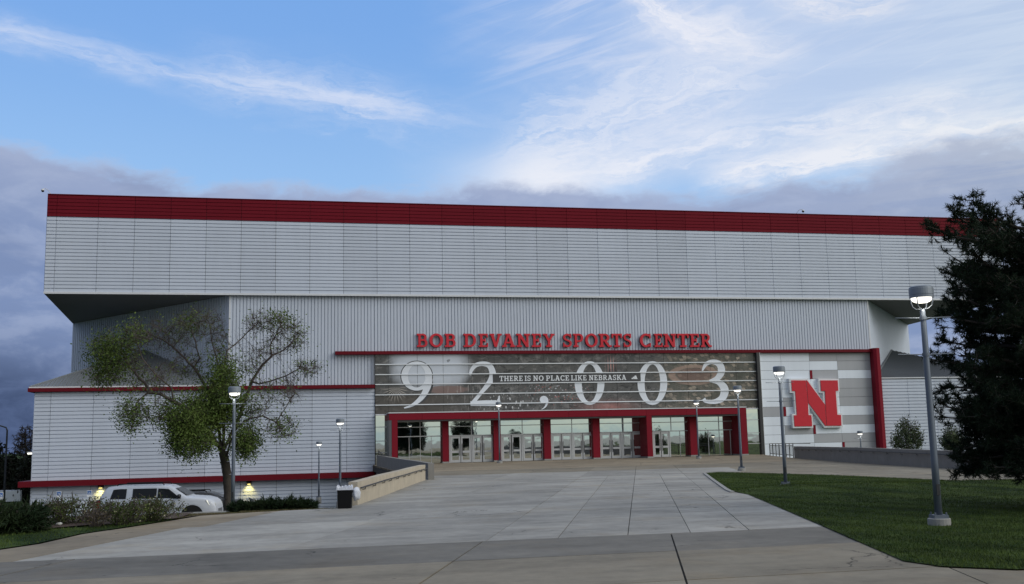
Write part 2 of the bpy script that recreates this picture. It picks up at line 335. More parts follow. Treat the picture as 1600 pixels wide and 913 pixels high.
def raw_mesh(name, verts, faces, mats, smooth=False, mi=None):      # big arrays: verts (n,3), faces (m,k)
    verts = np.asarray(verts, np.float32); faces = np.asarray(faces, np.int32); k = faces.shape[1]
    me = bpy.data.meshes.new(name); me.vertices.add(len(verts)); me.vertices.foreach_set('co', verts.ravel())
    me.loops.add(faces.size); me.loops.foreach_set('vertex_index', faces.ravel())
    me.polygons.add(len(faces)); me.polygons.foreach_set('loop_start', np.arange(0, faces.size, k, dtype=np.int32))
    for m_ in (mats if isinstance(mats, (list, tuple)) else [mats]): me.materials.append(m_)
    if mi is not None: me.polygons.foreach_set('material_index', np.asarray(mi, np.int32))
    if smooth: me.polygons.foreach_set('use_smooth', np.ones(len(faces), bool))
    me.update(calc_edges=True); me.validate(); return me
def tag(o, label=None, cat=None, group=None, kind=None):
    if label: o['label'] = label
    if cat: o['category'] = cat
    if group: o['group'] = group
    if kind: o['kind'] = kind
def link(name, me, parent=None, **k):
    o = bpy.data.objects.new(name, me); C.objects.link(o)
    if parent is not None: o.parent = parent
    tag(o, **k); return o
def thing(name, label, cat, loc=(0, 0, 0), rz=0.0, group=None):
    o = bpy.data.objects.new(name, None); C.objects.link(o); o.location = loc; o.rotation_euler = (0, 0, rz); o.empty_display_size = .2
    tag(o, label, cat, group); return o
def dup(root, loc, rz=0.0, sc=1.0, label=None):
    def cp(o, par):
        c = o.copy(); C.objects.link(c)
        if par is not None: c.parent = par; c.matrix_parent_inverse = o.matrix_parent_inverse
        for ch in o.children: cp(ch, c)
        return c
    r = cp(root, None); r.location = loc; r.rotation_euler = (0, 0, rz); r.scale = (sc, sc, sc)
    if label: r['label'] = label
    return r

# ------------------------------------------------------------------ ground and paving
PLAZA = [(-60, -75), (-60, 4), (-30, 7), (-12, 12.5), (-5.0, 20.4), (-4.5, 21.4), (-4.1, 23.4), (-3.4, 24.9), (-2.6, 26.8), (-2.1, 28.1), (-.7, 28.8), (.9, 29.2), (1.75, 29.4),
         (6.3, 48.2), (6.75, 83.35), (40.0, 83.35), (37.6, 76.5), (35.2, 68.3), (31.3, 53.3), (29.5, 44.1), (28.8, 36.7), (28.2, 25), (60, 8), (60, -75)]
LAWN = [(19.0, 45.6), (16.2, 38.0), (13.75, 31.2), (13.5, 30.4), (13.2, 28.6), (9.75, 17.8), (8.8, 14.9), (8.15, 12.9), (8.25, 12.2), (8.9, 11.6), (12, 11.1), (24, 10.2), (25, 20), (22.7, 28.8), (21.9, 39.3), (20.0, 46.2)]
def inside(poly, x, y):
    r = np.zeros(np.shape(x), bool); n = len(poly)
    for k in range(n):
        x1, y1 = poly[k]; x2, y2 = poly[(k+1) % n]
        if y1 == y2: continue
        c = ((y1 > y) != (y2 > y)) & (x < (x2-x1)*(y-y1)/(y2-y1)+x1); r ^= c
    return r
def clip(poly, a, b, c):                  # keep a*x+b*y <= c
    out = []
    for k in range(len(poly)):
        p, q = poly[k], poly[(k+1) % len(poly)]; fp = a*p[0]+b*p[1]-c; fq = a*q[0]+b*q[1]-c
        if fp <= 0: out.append(p)
        if (fp < 0 < fq) or (fq < 0 < fp): t = fp/(fp-fq); out.append((p[0]+t*(q[0]-p[0]), p[1]+t*(q[1]-p[1])))
    return out
def area(p): return abs(sum(p[k][0]*p[(k+1) % len(p)][1]-p[(k+1) % len(p)][0]*p[k][1] for k in range(len(p))))/2 if len(p) > 2 else 0
def terrain(x, y):
    x = np.asarray(x, float); y = np.asarray(y, float)
    west = -np.interp(y, [27.6, 29, 34, 40, 45, 73], [0, .03, .32, 1.05, 1.6, 3.2])
    east = -np.interp(y, [30, 45, 74], [.05, .7, 2.5])
    return np.where(x < 16, west, np.where(x > 27, east, -.4))
gx = np.arange(-140, 181, 1.5); gy = np.arange(-90, 211, 1.5); GX, GY = np.meshgrid(gx, gy)
GZ = terrain(GX, GY); GZ = np.where(inside(PLAZA, GX, GY), np.minimum(GZ, -.4), GZ-.02)
nx, ny = len(gx), len(gy); ii = (np.arange(ny-1)[:, None]*nx+np.arange(nx-1)[None]).ravel()
link('ground', raw_mesh('ground', np.stack([GX, GY, GZ], -1).reshape(-1, 3), np.stack([ii, ii+1, ii+nx+1, ii+nx], -1), M['grass'], True), kind='structure')
b = MB(); b.box(-1800, 1800, -1800, 1800, -3.9, -3.5); b.build('far_ground', M['grass'], kind='structure')
b = MB(); b.box(-1500, 1500, -1750, -75.02, -.6, .0); b.build('pale_ground', M['footing'], kind='structure')  # unseen pale ground added behind the camera to lighten the glass reflections
b = MB()                                   # car park west of the plaza, on the falling ground
for y0 in np.arange(40, 82, 2.0):
    for x0, x1 in ((-60, -30), (-30, -12), (-12, -3), (-3, 2.0), (2.0, 4.0)):
        q = [(x0, y0), (x1, y0), (x1, y0+2), (x0, y0+2)]; b.face([(x, y, float(terrain(x, y))+.03) for x, y in q])
b.build('car_park', M['asphalt'], kind='structure')

plaza = thing('plaza', None, None); tag(plaza, kind='structure')
b = MB(); b.prism(PLAZA, -.5, -.035); b.build('joint_filler', M['joint'], plaza)
LT, DK, TN, MD = (.335, .322, .294), (.176, .164, .143), (.285, .238, .172), (.248, .218, .168)
DS = .348
def slab(y0, y1, c0, c1, col, gap=.008, extra=None):
    gap = .015 if y0 < 17 else gap
    p = clip(PLAZA, 0, -1, -(y0+gap)); p = clip(p, 0, 1, y1-gap)
    if c0 is not None: p = clip(p, -1, DS, -(c0+gap))
    if c1 is not None: p = clip(p, 1, -DS, c1-gap)
    if area(p) < .05: return
    if all(inside(LAWN, np.array([q[0]]), np.array([q[1]]))[0] for q in p): return
    o = MB().prism(p, -.12, rng.uniform(-.004, .004)).build('paving_slab', M['slab'], plaza)
    k = rng.uniform(.88, 1.07); o.color = (col[0]*k, col[1]*k, col[2]*k, 1)
rows = [(-75, -40, [None, -20, 0, 20, None], MD), (-40, -25, [None, -12, 0, 12, None], MD), (-25, -12, [None, -12, 0, 12, None], MD), (-12, -2, [None, -12, -3, .5, 8, None], MD), (-2, 7, [None, -12, -3, .5, 8, None], MD), (7, 12.3, [None, -9, -2.95, .52, 4.1, 9, None], MD), (12.3, 15.4, [None, -9, -2.95, .52, 4.1, 9, None], MD),
        (15.4, 18.2, [None, -14, -9.6, -2.95, .52, 4.3, 9, None], DK),
        (18.2, 24.2, [None, -10.6, -6.4, -2.9, -1.6, -.3, .9, 2.05, 3.6, None], LT), (24.2, 30.4, [None, -10.2, -6.6, -2.9, -1.6, -.3, .9, 2.05, 3.6, None], LT),
        (30.4, 38, [None, -6.2, -2.9, -1.6, -.3, .9, 2.05, 3.6, 8, 12, 15.5, 19, None], LT), (38, 46.2, [None, -6.2, -2.9, -1.6, -.3, .9, 2.05, 3.6, 6, 9, 12, 15, None], LT),
        (46.2, 53.5, [None, -7, -2.9, -.3, 2.05, 5, 8, 11, 14, None], LT), (53.5, 60.6, [None, -10, -6.2, -2.9, -.3, 2.05, 5, 8, 11, None], MD),
        (60.6, 68, [None, -12, -8, -4, 0, 4, 8, 12, None], TN), (68, 75.5, [None, -14, -10, -6, -2, 2, 6, 10, None], TN), (75.5, 83.3, [None, -18, -14, -10, -6, -2, 2, 6, 10, None], TN)]
for y0, y1, cs, col in rows:
    for k in range(len(cs)-1):
        cc = col
        if y0 in (18.2, 24.2) and cs[k+1] is not None and cs[k+1] <= -10: cc = TN
        if col is LT and cs[k] is not None and cs[k] >= 3.6: cc = MD
        slab(y0, y1, cs[k], cs[k+1], cc)

# lawn on the right with a shallow ridge across it
ex = np.arange(8, 25.3, .25); ey = np.arange(10, 46.6, .25)
def lawn_z(x, y):
    rid = y-(30.2-.32*(x-14)); return .016+.20*np.exp(-(np.where(rid < 0, rid/4.0, rid/.9))**2)*np.clip((x-13.3)/2.0, 0, 1)
def fill(poly, step, zf):                  # polygon filled with a small grid, exact outline
    bm = bmesh.new(); vs = [bm.verts.new((p[0], p[1], 0)) for p in poly]; bm.faces.new(vs)
    x0, x1 = min(p[0] for p in poly), max(p[0] for p in poly); y0, y1 = min(p[1] for p in poly), max(p[1] for p in poly)
    for x in np.arange(x0+step, x1, step): bmesh.ops.bisect_plane(bm, geom=bm.verts[:]+bm.edges[:]+bm.faces[:], plane_co=(x, 0, 0), plane_no=(1, 0, 0))
    for y in np.arange(y0+step, y1, step): bmesh.ops.bisect_plane(bm, geom=bm.verts[:]+bm.edges[:]+bm.faces[:], plane_co=(0, y, 0), plane_no=(0, 1, 0))
    for v in bm.verts: v.co.z = float(zf(v.co.x, v.co.y))
    bmesh.ops.recalc_face_normals(bm, faces=bm.faces[:])
    if sum(f.normal.z for f in bm.faces) < 0: bmesh.ops.reverse_faces(bm, faces=bm.faces[:])
    me = bpy.data.meshes.new('sheet'); bm.to_mesh(me); bm.free(); me.polygons.foreach_set('use_smooth', [True]*len(me.polygons)); return me
me = fill(LAWN, 1.0, lawn_z); me.materials.append(M['grass']); link('lawn', me, kind='structure')
LAWN_L = [(-26, 8.2), (-12, 12.8), (-5.05, 20.45), (-4.55, 21.45), (-4.15, 23.4), (-3.45, 24.9), (-2.6, 26.8), (-3.4, 26.0), (-5, 25.1), (-8, 24.7), (-14, 24.5), (-26, 24.5)]
me = fill(LAWN_L, 2.0, lambda x, y: .014); me.materials.append(M['grass']); link('lawn', me, kind='structure')
BED = [(-2.65, 26.9), (-3.4, 26.02), (-5, 25.12), (-8, 24.72), (-14, 24.52), (-14, 29), (-8, 29.2), (-2.3, 28.6)]
me = fill(BED, 1.0, lambda x, y: .045+.03*math.sin(3*x)*math.cos(2.3*y)); me.materials.append(M['mulch']); link('planting_bed', me, kind='structure')
def blades(poly, n, hmin, hmax, near=None):
    x0, x1 = min(p[0] for p in poly), max(p[0] for p in poly); y0, y1 = min(p[1] for p in poly), max(p[1] for p in poly)
    x = rng.uniform(x0, x1, n*4); y = y0+(y1-y0)*rng.random(n*4)**1.7; k = inside(poly, x, y); x, y = x[k][:n], y[k][:n]; n = len(x)
    return x, y, n
def blade_mesh(name, x, y, z, hmin, hmax, wid, m_):
    n = len(x); a = rng.uniform(0, 2*np.pi, n); h = rng.uniform(hmin, hmax, n); l = rng.normal(0, .35, (n, 2))*h[:, None]
    b0 = np.stack([x-np.cos(a)*wid, y-np.sin(a)*wid, z], -1); b1 = np.stack([x+np.cos(a)*wid, y+np.sin(a)*wid, z], -1); t = np.stack([x+l[:, 0], y+l[:, 1], z+h], -1)
    return raw_mesh(name, np.stack([b0, b1, t], 1).reshape(-1, 3), np.arange(3*n).reshape(-1, 3), m_)
x, y, n = blades(LAWN, 230000, 0, 0)
link('grass', blade_mesh('grass', x, y, lawn_z(x, y)-.01, .02, .06, .007, M['blade']), kind='stuff')
x, y, n = blades(LAWN_L, 45000, 0, 0)
link('grass', blade_mesh('grass', x, y, np.full(n, .008), .025, .065, .009, M['blade']), kind='stuff')
# dry verge between plaza edge and the slope, ragged
VERGE = [(-2.7, 27.0), (-2.1, 28.2), (-.7, 28.9), (.9, 29.3), (1.6, 29.5), (1.6, 31), (-2.5, 31)]
me = fill(VERGE, .8, lambda x, y: terrain(x, y)+.012); me.materials.append(M['mulch']); link('verge', me, kind='structure')
x, y, n = blades(VERGE, 6000, 0, 0)
link('dry_grass', blade_mesh('dry_grass', x, y, terrain(x, y), .015, np.where(x < -1.2, .04, .075), .010, M['dry']), kind='stuff')
# pale kerb at the lawn corner
b = MB(); kp = [(13.35, 29.9), (13.75, 31.2), (16.2, 38.0), (18.9, 45.4)]
for p, q in zip(kp, kp[1:]): b.bar((p[0]-.05, p[1], .0), (q[0]-.05, q[1], .0), .13, .07)
b.build('kerb', M['footing'], kind='structure')

# ------------------------------------------------------------------ the arena
YF = 83.5
arena = thing('arena_building', 'large silver grey sports arena with red parapet, mirror glass entrance and banner of big numerals', 'building', (24, 83.5, 0))
AW = arena.matrix_basis.translation.copy()
def part(b, name, mats, parent=None, **k):
    o = b.build(name, mats, None, **k); o.parent = parent or arena
    if parent is None: o.matrix_parent_inverse = Matrix.Translation((-24, -83.5, 0))
    return o
def siding_h(x0, x1, z0, z1, Y, pitch, depth, frac, b=None, out=False):
    b = b or MB(); n = max(1, round((z1-z0)/pitch)); p = (z1-z0)/n; pr = []
    for k in range(n):
        za = z0+k*p
        pr += [(Y, za), (Y, za+p*(1-frac)), (Y+depth, za+p*(1-frac)+.004), (Y+depth, za+p-.004)]
    pr.append((Y, z1))
    for (ya, za), (yb, zb) in zip(pr, pr[1:]): b.face([(x0, ya, za), (x1, ya, za), (x1, yb, zb), (x0, yb, zb)])
    b.face([(x0, Y, z0), (x0, Y, z1), (x0, Y+depth+.02, z1), (x0, Y+depth+.02, z0)]); b.face([(x1, Y, z0), (x1, Y+depth+.02, z0), (x1, Y+depth+.02, z1), (x1, Y, z1)])
    b.face([(x0, Y, z0), (x0, Y+depth+.02, z0), (x1, Y+depth+.02, z0), (x1, Y, z0)]); b.face([(x0, Y, z1), (x1, Y, z1), (x1, Y+depth+.02, z1), (x0, Y+depth+.02, z1)])
    return b
def siding_v(A, B, z0, z1, pitch, depth, frac, b=None):      # upright ribs along the line A-B (front on the right-hand side of A->B is outward)
    b = b or MB(); A = np.array(A, float); B = np.array(B, float); L = np.linalg.norm(B-A); t = (B-A)/L; nrm = np.array([t[1], -t[0]]); n = round(L/pitch); p = L/n; pr = []
    for k in range(n):
        s = k*p; pr += [(s, 0), (s+p*(1-frac), 0), (s+p*(1-frac)+.004, depth), (s+p-.004, depth)]
    pr.append((L, 0)); pts = [A+t*s-nrm*d for s, d in pr]
    for p_, q_ in zip(pts, pts[1:]): b.face([(*p_, z0), (*q_, z0), (*q_, z1), (*p_, z1)])
    return b
CL, CR = (-19.64, 103.4), (68.1, 103.4)            # far corners under the overhang
FL, FR = (-4.35, YF), (51.07, YF)                  # where the slanted walls meet the front
ZS, ZR, ZT = 13.50, 19.42, 21.12
# inner solid of the building
b = MB(); b.prism([(FL[0]+.1, YF+.45), (FR[0]-.1, YF+.45), (CR[0]-.35, CR[1]+.2), (66, 140), (-18, 140), (CL[0]+.35, CL[1]+.2)], -3.4, ZS-.03); part(b, 'core_wall', M['clad_dark'])
bx = [(-17.9, 83.36), (65.0, 83.36), (68.0, 103.4), (68.0, 141), (-19.6, 141), (-19.6, 103.4)]
b = MB(); b.prism(bx, ZS, ZT-.03); part(b, 'upper_wall', M['clad_dark'])
sf = [(-17.95, 83.22), (65.05, 83.22), (68.1, 103.4), (68.1, 141.05), (-19.66, 141.05), (-19.66, 103.4)]
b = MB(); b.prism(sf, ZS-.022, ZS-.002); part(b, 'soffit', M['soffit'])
b = MB(); b.prism([(p[0], p[1]) for p in bx], ZT-.028, ZT+.02); part(b, 'roof', M['roof'])
b = MB(); b.box(-17.95, 65.05, 83.12, 83.20, ZS-.06, ZS+.10); part(b, 'edge_trim', M['trim'])
b = MB(); b.box(-17.95, 65.05, 83.13, 83.40, ZT, ZT+.06); part(b, 'coping', M['red_dark'])
JX = [-17.95, -17.25]+[-14.25+2.674*k for k in range(28)]+[60.7, 63.3, 65.05]
for xa, xb in zip(JX, JX[1:]):
    part(siding_h(xa+.012, xb-.012, ZS+.11, ZR-.005, 83.2, .279, .10, .20), 'wall_panel', M['clad'])
    part(siding_h(xa+.012, xb-.012, ZR+.005, ZT-.005, 83.17, .28, .07, .14), 'parapet_panel', M['red_roof'])
for s, (p, q) in enumerate((((-17.95, 83.36), (-19.64, 103.4)), ((65.05, 83.36), (68.05, 103.4)))):   # end faces of the overhanging box
    b = MB(); o_ = -.04 if s == 0 else .04
    b.face([(p[0]+o_, p[1], ZS), (q[0]+o_, q[1], ZS), (q[0]+o_, q[1], ZR), (p[0]+o_, p[1], ZR)]); part(b, 'end_panel', M['clad'])
    b = MB(); b.face([(p[0]+o_, p[1], ZR), (q[0]+o_, q[1], ZR), (q[0]+o_, q[1], ZT), (p[0]+o_, p[1], ZT)]); part(b, 'end_parapet', M['red_roof'])
# ribbed front between box and entrance, slanted walls under the overhang
part(siding_v((FL[0], YF), (6.95, YF), 6.35, ZS-.02, .262, .10, .22), 'ribbed_wall', M['clad'])
part(siding_v((6.96, YF), (FR[0], YF), 9.0, ZS-.02, .262, .10, .22), 'ribbed_wall', M['clad'])
part(siding_v(CL, FL, -1, ZS-.03, .36, .14, .35), 'slanted_wall', M['clad'])
part(siding_v(FR, CR, -3, ZS-.03, .42, .03, .12), 'slanted_wall', M['clad'])
b = MB(); b.box(FL[0]-.06, FL[0]+.05, YF-.03, YF+.2, 6.3, ZS-.04); b.box(FR[0]-.05, FR[0]+.06, YF-.03, YF+.2, 9.0, ZS-.04); part(b, 'corner_trim', M['trim'])
b = MB(); b.box(6.95-.12, 6.95-.02, YF-.05, YF-.005, 6.35, 8.7); part(b, 'corner_trim', M['trim'])
# west wing with its red bands
WX0, WX1 = -18.3, 6.93; YW = 83.3
wj = [WX0, -17.16, -14.15, -11.43, -8.71, -6.0, -3.34, -.66, 2.03, 4.72, WX1]
b = MB(); b.box(WX0+.06, WX1-.02, YW+.12, 100, -3.4, 6.2); part(b, 'wing_wall', M['clad_dark'])
for xa, xb in zip(wj, wj[1:]):
    part(siding_h(xa+.012, xb-.012, -.50, 6.02, YW, .287, .085, .20), 'wall_panel', M['clad'])
    part(siding_h(xa+.012, xb-.012, -3.35, -.95, YW+.02, .26, .07, .30), 'wall_panel', M['clad'])
b = MB(); b.box(WX0-.02, WX0+.05, YW+.02, 100, -3.4, 6.0); part(b, 'end_panel', M['clad'])
b = MB(); b.box(WX0-.42, 6.90, YW-.38, YW+.05, 6.04, 6.32); b.box(WX0-.42, WX0+.06, YW+.06, 99.8, 6.04, 6.32); part(b, 'eave_band', M['red_dark'])
b = MB(); b.box(WX0-.36, -4.42, YW-.30, YW+.3, 6.325, 6.42); part(b, 'gutter', M['trim'])
b = MB(); b.box(WX0-.75, 6.90, YW-.62, YW+.02, -.93, -.51); b.box(WX0-.75, WX0-.02, YW+.03, 99.8, -.93, -.51); part(b, 'ledge_band', M['red_dark'])
b = MB(); b.box(3.8, 51.2, YF-.52, YF+.02, 8.72, 8.98); part(b, 'entrance_band', M['red_dark'])
# sloping metal roofs of the two wings: front slope, hip and seams
def hip(eL, eR, apex, back, name='wing_roof'):
    b = MB(); eL, eR, apex, back = map(np.array, (eL, eR, apex, back)); b.face([eL, eR, apex]); b.face([eL, apex, back])
    b.face([eL-[0, 0, .15], apex-[0, 0, .15], eR-[0, 0, .15]]); o = part(b, name, M['roof'])
    dirn = apex-eL
    for k in range(1, 60):
        p = eL+(eR-eL)*k/60.; s = (p[0]-eL[0]); tot = eR[0]-eL[0]; ax = (apex[0]-eL[0])/tot; u = k/60.
        h = u/ax if u < ax else (1-u)/(1-ax); h *= .985
        q = np.array([p[0], eL[1]+(apex[1]-eL[1])*h, eL[2]+(apex[2]-eL[2])*h]); part(MB().bar(p+[0, 0, .03], q+[0, 0, .03], .05, .07), 'roof_seam', M['roof'])
    part(MB().bar(eL+[0, 0, .04], apex+[0, 0, .04], .14, .10), 'hip_cap', M['roof'])
def on_line(px, py, A, B):                          # photograph point on the upright wall through A-B
    d = ray(px, py); A = np.array(A); B = np.array(B); n = np.array([B[1]-A[1], -(B[0]-A[0])]); t = (n@(A-EYE[:2]))/(n@d[:2]); return EYE+d*t
ap = on_line(228, 548, CL, FL); hip((WX0-.3, YW-.2, 6.40), (FL[0]-.1, YF-.06, 6.40), ap+[0, -.15, 0], (WX0-.3, 104, 6.40))
EX0, EX1 = 51.45, 65.6; ZE = float(oy(1440, 590, 83.3)[2])
ap2 = on_line(1393, 548, FR, CR); hip((EX0+.01, YW+.3, ZE+.05), (EX1, YW+.3, ZE+.05), ap2+[-.1, -.25, 0], (EX0+.02, 84.6, ZE+.05))
# east wing
b = MB(); b.box(EX0+.02, EX1-.05, YW+.42, 100, -3.4, ZE-.08); part(b, 'wing_wall', M['clad_dark'])
ej = [EX0]+[54.55+2.7*k for k in range(5)]
for xa, xb in zip(ej, ej[1:]): part(siding_h(xa+.012, xb-.012, -3.3, ZE-.06, YW+.3, .287, .095, .24), 'wall_panel', M['clad'])
b = MB(); b.box(EX0+.01, EX1, YW+.2, YW+.5, ZE-.05, ZE+.04); part(b, 'gutter', M['trim'])
# --- glazed entrance: printed banner glass over mirror glass
YG = 83.2; GX0, GX1 = 6.95, 39.85
zr = [float(oy(585, y, YG)[2]) for y in (570, 585.8, 601.2, 617.4, 633.5, 648.3)]
ZB, ZTOP = zr[-1], 8.72
b = MB(); b.box(GX0, GX1, YG+.10, YG+.4, -.4, 8.9); part(b, 'glazing_backing', M['dark_metal'])
gv = [GX0]+[float(oy(x, 600, YG)[0]) for x in (607, 652.3, 692.7, 733, 772.8, 810.3, 850.7, 888.5, 926.5, 964, 1001, 1038.5, 1075, 1111, 1151)]+[GX1]
def banner_mat():
    m, n, bs = new_mat('printed_glass'); bs.inputs['Roughness'].default_value = .16; bs.inputs['Specular IOR Level'].default_value = .35
    g = n.n('ShaderNodeNewGeometry'); p = g.outputs['Position']; x, y, z = n.sep(p)
    def X(px): return float(oy(px, 600, YG)[0])
    def Z(py): return float(oy(880, py, YG)[2])
    k = n.noise(p, .45, 5, .6, .6); c = n.mix(k, (.050, .052, .056, 1), (.130, .125, .120, 1))
    c = n.mix(n.mul(n.step(Z(575), Z(552), z), .6), c, (.050, .055, .062, 1))
    c = n.mix(n.mul(n.step(.45, .7, n.noise(n.xyz(n.mul(x, .5), z, 2.0), 1.6, 5, .65)), .45), c, (.16, .15, .14, 1))
    f1 = n.noise(n.xyz(n.mul(x, .8), n.mul(z, 1.1), 4.4), .9, 8, .68, 1.2); c = n.mix(n.mul(n.step(.50, .66, f1), .62), c, (.27, .26, .25, 1))
    f3 = n.noise(n.xyz(x, n.mul(z, 1.6), 9.1), 1.5, 8, .7, .8); c = n.mix(n.mul(n.step(.48, .36, f3), .75), c, (.020, .021, .023, 1)); c = n.mix(n.mul(n.step(.60, .70, f3), .6), c, (.34, .31, .29, 1))
    # pale glow of a sky round the first numeral, roofs below it
    d = n.add(n.m('POWER', n.m('ABSOLUTE', n.m('DIVIDE', n.sub(x, X(672)), 3.05)), 3.0), n.m('POWER', n.m('ABSOLUTE', n.m('DIVIDE', n.sub(z, Z(570)), 1.75)), 3.0))
    d = n.add(d, n.mul(n.sub(n.noise(p, .6, 5, .6), .5), 1.1)); c = n.mix(n.mul(n.sub(1.0, n.step(.15, 1.7, d)), .95), c, (.58, .62, .68, 1))
    sk = n.mul(n.gauss(n.sub(x, X(700)), 1.9), n.gauss(n.sub(z, Z(607)), .38)); c = n.mix(n.mul(n.step(.35, .6, n.mul(sk, n.add(.5, n.noise(n.xyz(x, n.mul(z, .3), 0), 2.6, 3, .6)))), .9), c, (.22, .15, .135, 1))
    c = n.mix(n.mul(n.step(Z(610), Z(618), z), n.mul(n.gauss(n.sub(x, X(650)), 4.5), .8)), c, (.085, .072, .060, 1))
    # radiating rays
    ra = n.m('ARCTAN2', n.sub(z, Z(604)), n.sub(x, X(618))); rr = n.m('SINE', n.mul(ra, 22.0)); dist = n.m('SQRT', n.add(n.mul(n.sub(x, X(618)), n.sub(x, X(618))), n.mul(n.sub(z, Z(604)), n.sub(z, Z(604)))))
    c = n.mix(n.mul(n.mul(n.step(.3, .9, rr), n.sub(1.0, n.step(.4, 1.25, dist))), n.mul(n.step(Z(601), Z(605), z), .8)), c, (.55, .50, .44, 1))
    # crowds of light and dark figures left and right of the comma
    v = n.n('ShaderNodeTexVoronoi'); n.put(v.inputs['Vector'], n.xyz(n.mul(x, 1.0), n.mul(z, .55), 0.0)); v.inputs['Scale'].default_value = 4.2
    fig = n.sub(1.0, n.step(.18, .30, v.outputs['Distance']))
    m1 = n.mul(n.gauss(n.sub(x, X(790)), 1.9), n.gauss(n.sub(z, Z(628)), .75)); c = n.mix(n.clamp(n.mul(n.mul(fig, m1), 2.0)), c, (.52, .52, .52, 1))
    v2 = n.n('ShaderNodeTexVoronoi'); n.put(v2.inputs['Vector'], n.xyz(x, z, 0.0)); v2.inputs['Scale'].default_value = 5.0; f2 = n.sub(1.0, n.step(.15, .34, v2.outputs['Distance']))
    m2 = n.mul(n.gauss(n.sub(x, X(874)), 2.1), n.gauss(n.sub(z, Z(612)), 1.1)); cc = n.mix(n.step(.35, .7, v2.outputs['Color']), (.46, .47, .50, 1), (.36, .12, .10, 1)); c = n.mix(n.clamp(n.mul(n.mul(f2, m2), 1.8)), c, cc)
    st = n.noise(n.xyz(n.mul(x, 3.5), n.mul(z, .6), 5.0), 1.8, 4, .6); m3 = n.mul(n.gauss(n.sub(x, X(745)), 2.6), n.gauss(n.sub(z, Z(612)), 1.4)); c = n.mix(n.mul(n.step(.56, .68, st), n.mul(m3, .8)), c, (.45, .42, .40, 1))
    # warm glow near the centre, red letter-like glints
    m4 = n.mul(n.gauss(n.sub(x, X(950)), 2.0), n.gauss(n.sub(z, Z(637)), .45)); c = n.mix(n.mul(m4, n.mul(n.noise(p, 3.0, 4, .7), 1.1)), c, (.48, .20, .17, 1))
    m5 = n.mul(n.gauss(n.sub(x, X(956)), .38), n.gauss(n.sub(z, Z(571)), .55)); c = n.mix(n.mul(m5, n.step(.45, .55, n.m('SINE', n.mul(x, 26.0)))), c, (.55, .30, .27, 1))
    # town seen from the air round the last numeral
    ao = n.n('ShaderNodeTexBrick'); n.put(ao.inputs['Vector'], n.xyz(n.add(x, n.mul(z, .8)), n.sub(z, n.mul(x, .25)), 0.0)); ao.inputs['Scale'].default_value = 1.7
    ao.inputs['Color1'].default_value = (.20, .165, .13, 1); ao.inputs['Color2'].default_value = (.105, .10, .080, 1); ao.inputs['Mortar'].default_value = (.30, .27, .23, 1); ao.inputs['Mortar Size'].default_value = .05
    vb = n.n('ShaderNodeTexVoronoi', distance='CHEBYCHEV'); n.put(vb.inputs['Vector'], n.xyz(n.add(x, n.mul(z, .8)), n.sub(n.mul(z, 1.5), n.mul(x, .3)), 0.0)); vb.inputs['Scale'].default_value = 2.3; vr, vg, vbl = n.sep(vb.outputs['Color'])
    town = n.mix(n.m('POWER', vr, 1.6), (.055, .055, .048, 1), (.46, .38, .30, 1)); town = n.mix(n.step(.36, .46, vb.outputs['Distance']), town, (.10, .10, .085, 1))
    tw0 = n.mix(n.step(.42, .62, n.noise(p, 1.3, 6, .7, .8)), ao.outputs[0], (.075, .078, .058, 1)); tw = n.mix(.72, tw0, town); c = n.mix(n.step(X(1015), X(1062), n.add(x, n.mul(n.sub(k, .5), 3.0))), c, tw)
    bowl = n.add(n.m('POWER', n.m('DIVIDE', n.sub(x, X(1085)), 2.3), 2.0), n.m('POWER', n.m('DIVIDE', n.sub(z, Z(588)), .85), 2.0)); c = n.mix(n.mul(n.mul(n.step(.45, .6, bowl), n.sub(1.0, n.step(.95, 1.1, bowl))), .8), c, (.36, .25, .20, 1)); c = n.mix(n.mul(n.sub(1.0, n.step(.40, .5, bowl)), .7), c, (.20, .12, .10, 1))
    n.put(bs.inputs['Base Color'], c); return m
M['banner'] = banner_mat()
zz = [ZTOP]+zr
for a, b_ in zip(zz, zz[1:]):
    for xa, xb in zip(gv, gv[1:]):
        part(MB().box(xa+.012, xb-.012, YG, YG+.05, b_+.01, a-.01), 'banner_pane', M['banner'])
for z in zr[:-1]: part(MB().box(GX0+.01, GX1-.15, YG-.10, YG-.004, z-.035, z+.035), 'mullion', M['white_paint'])
part(MB().box(GX0+.01, GX1-.15, YG-.10, YG-.004, ZB-.03, ZB+.03), 'mullion', M['white_paint'])
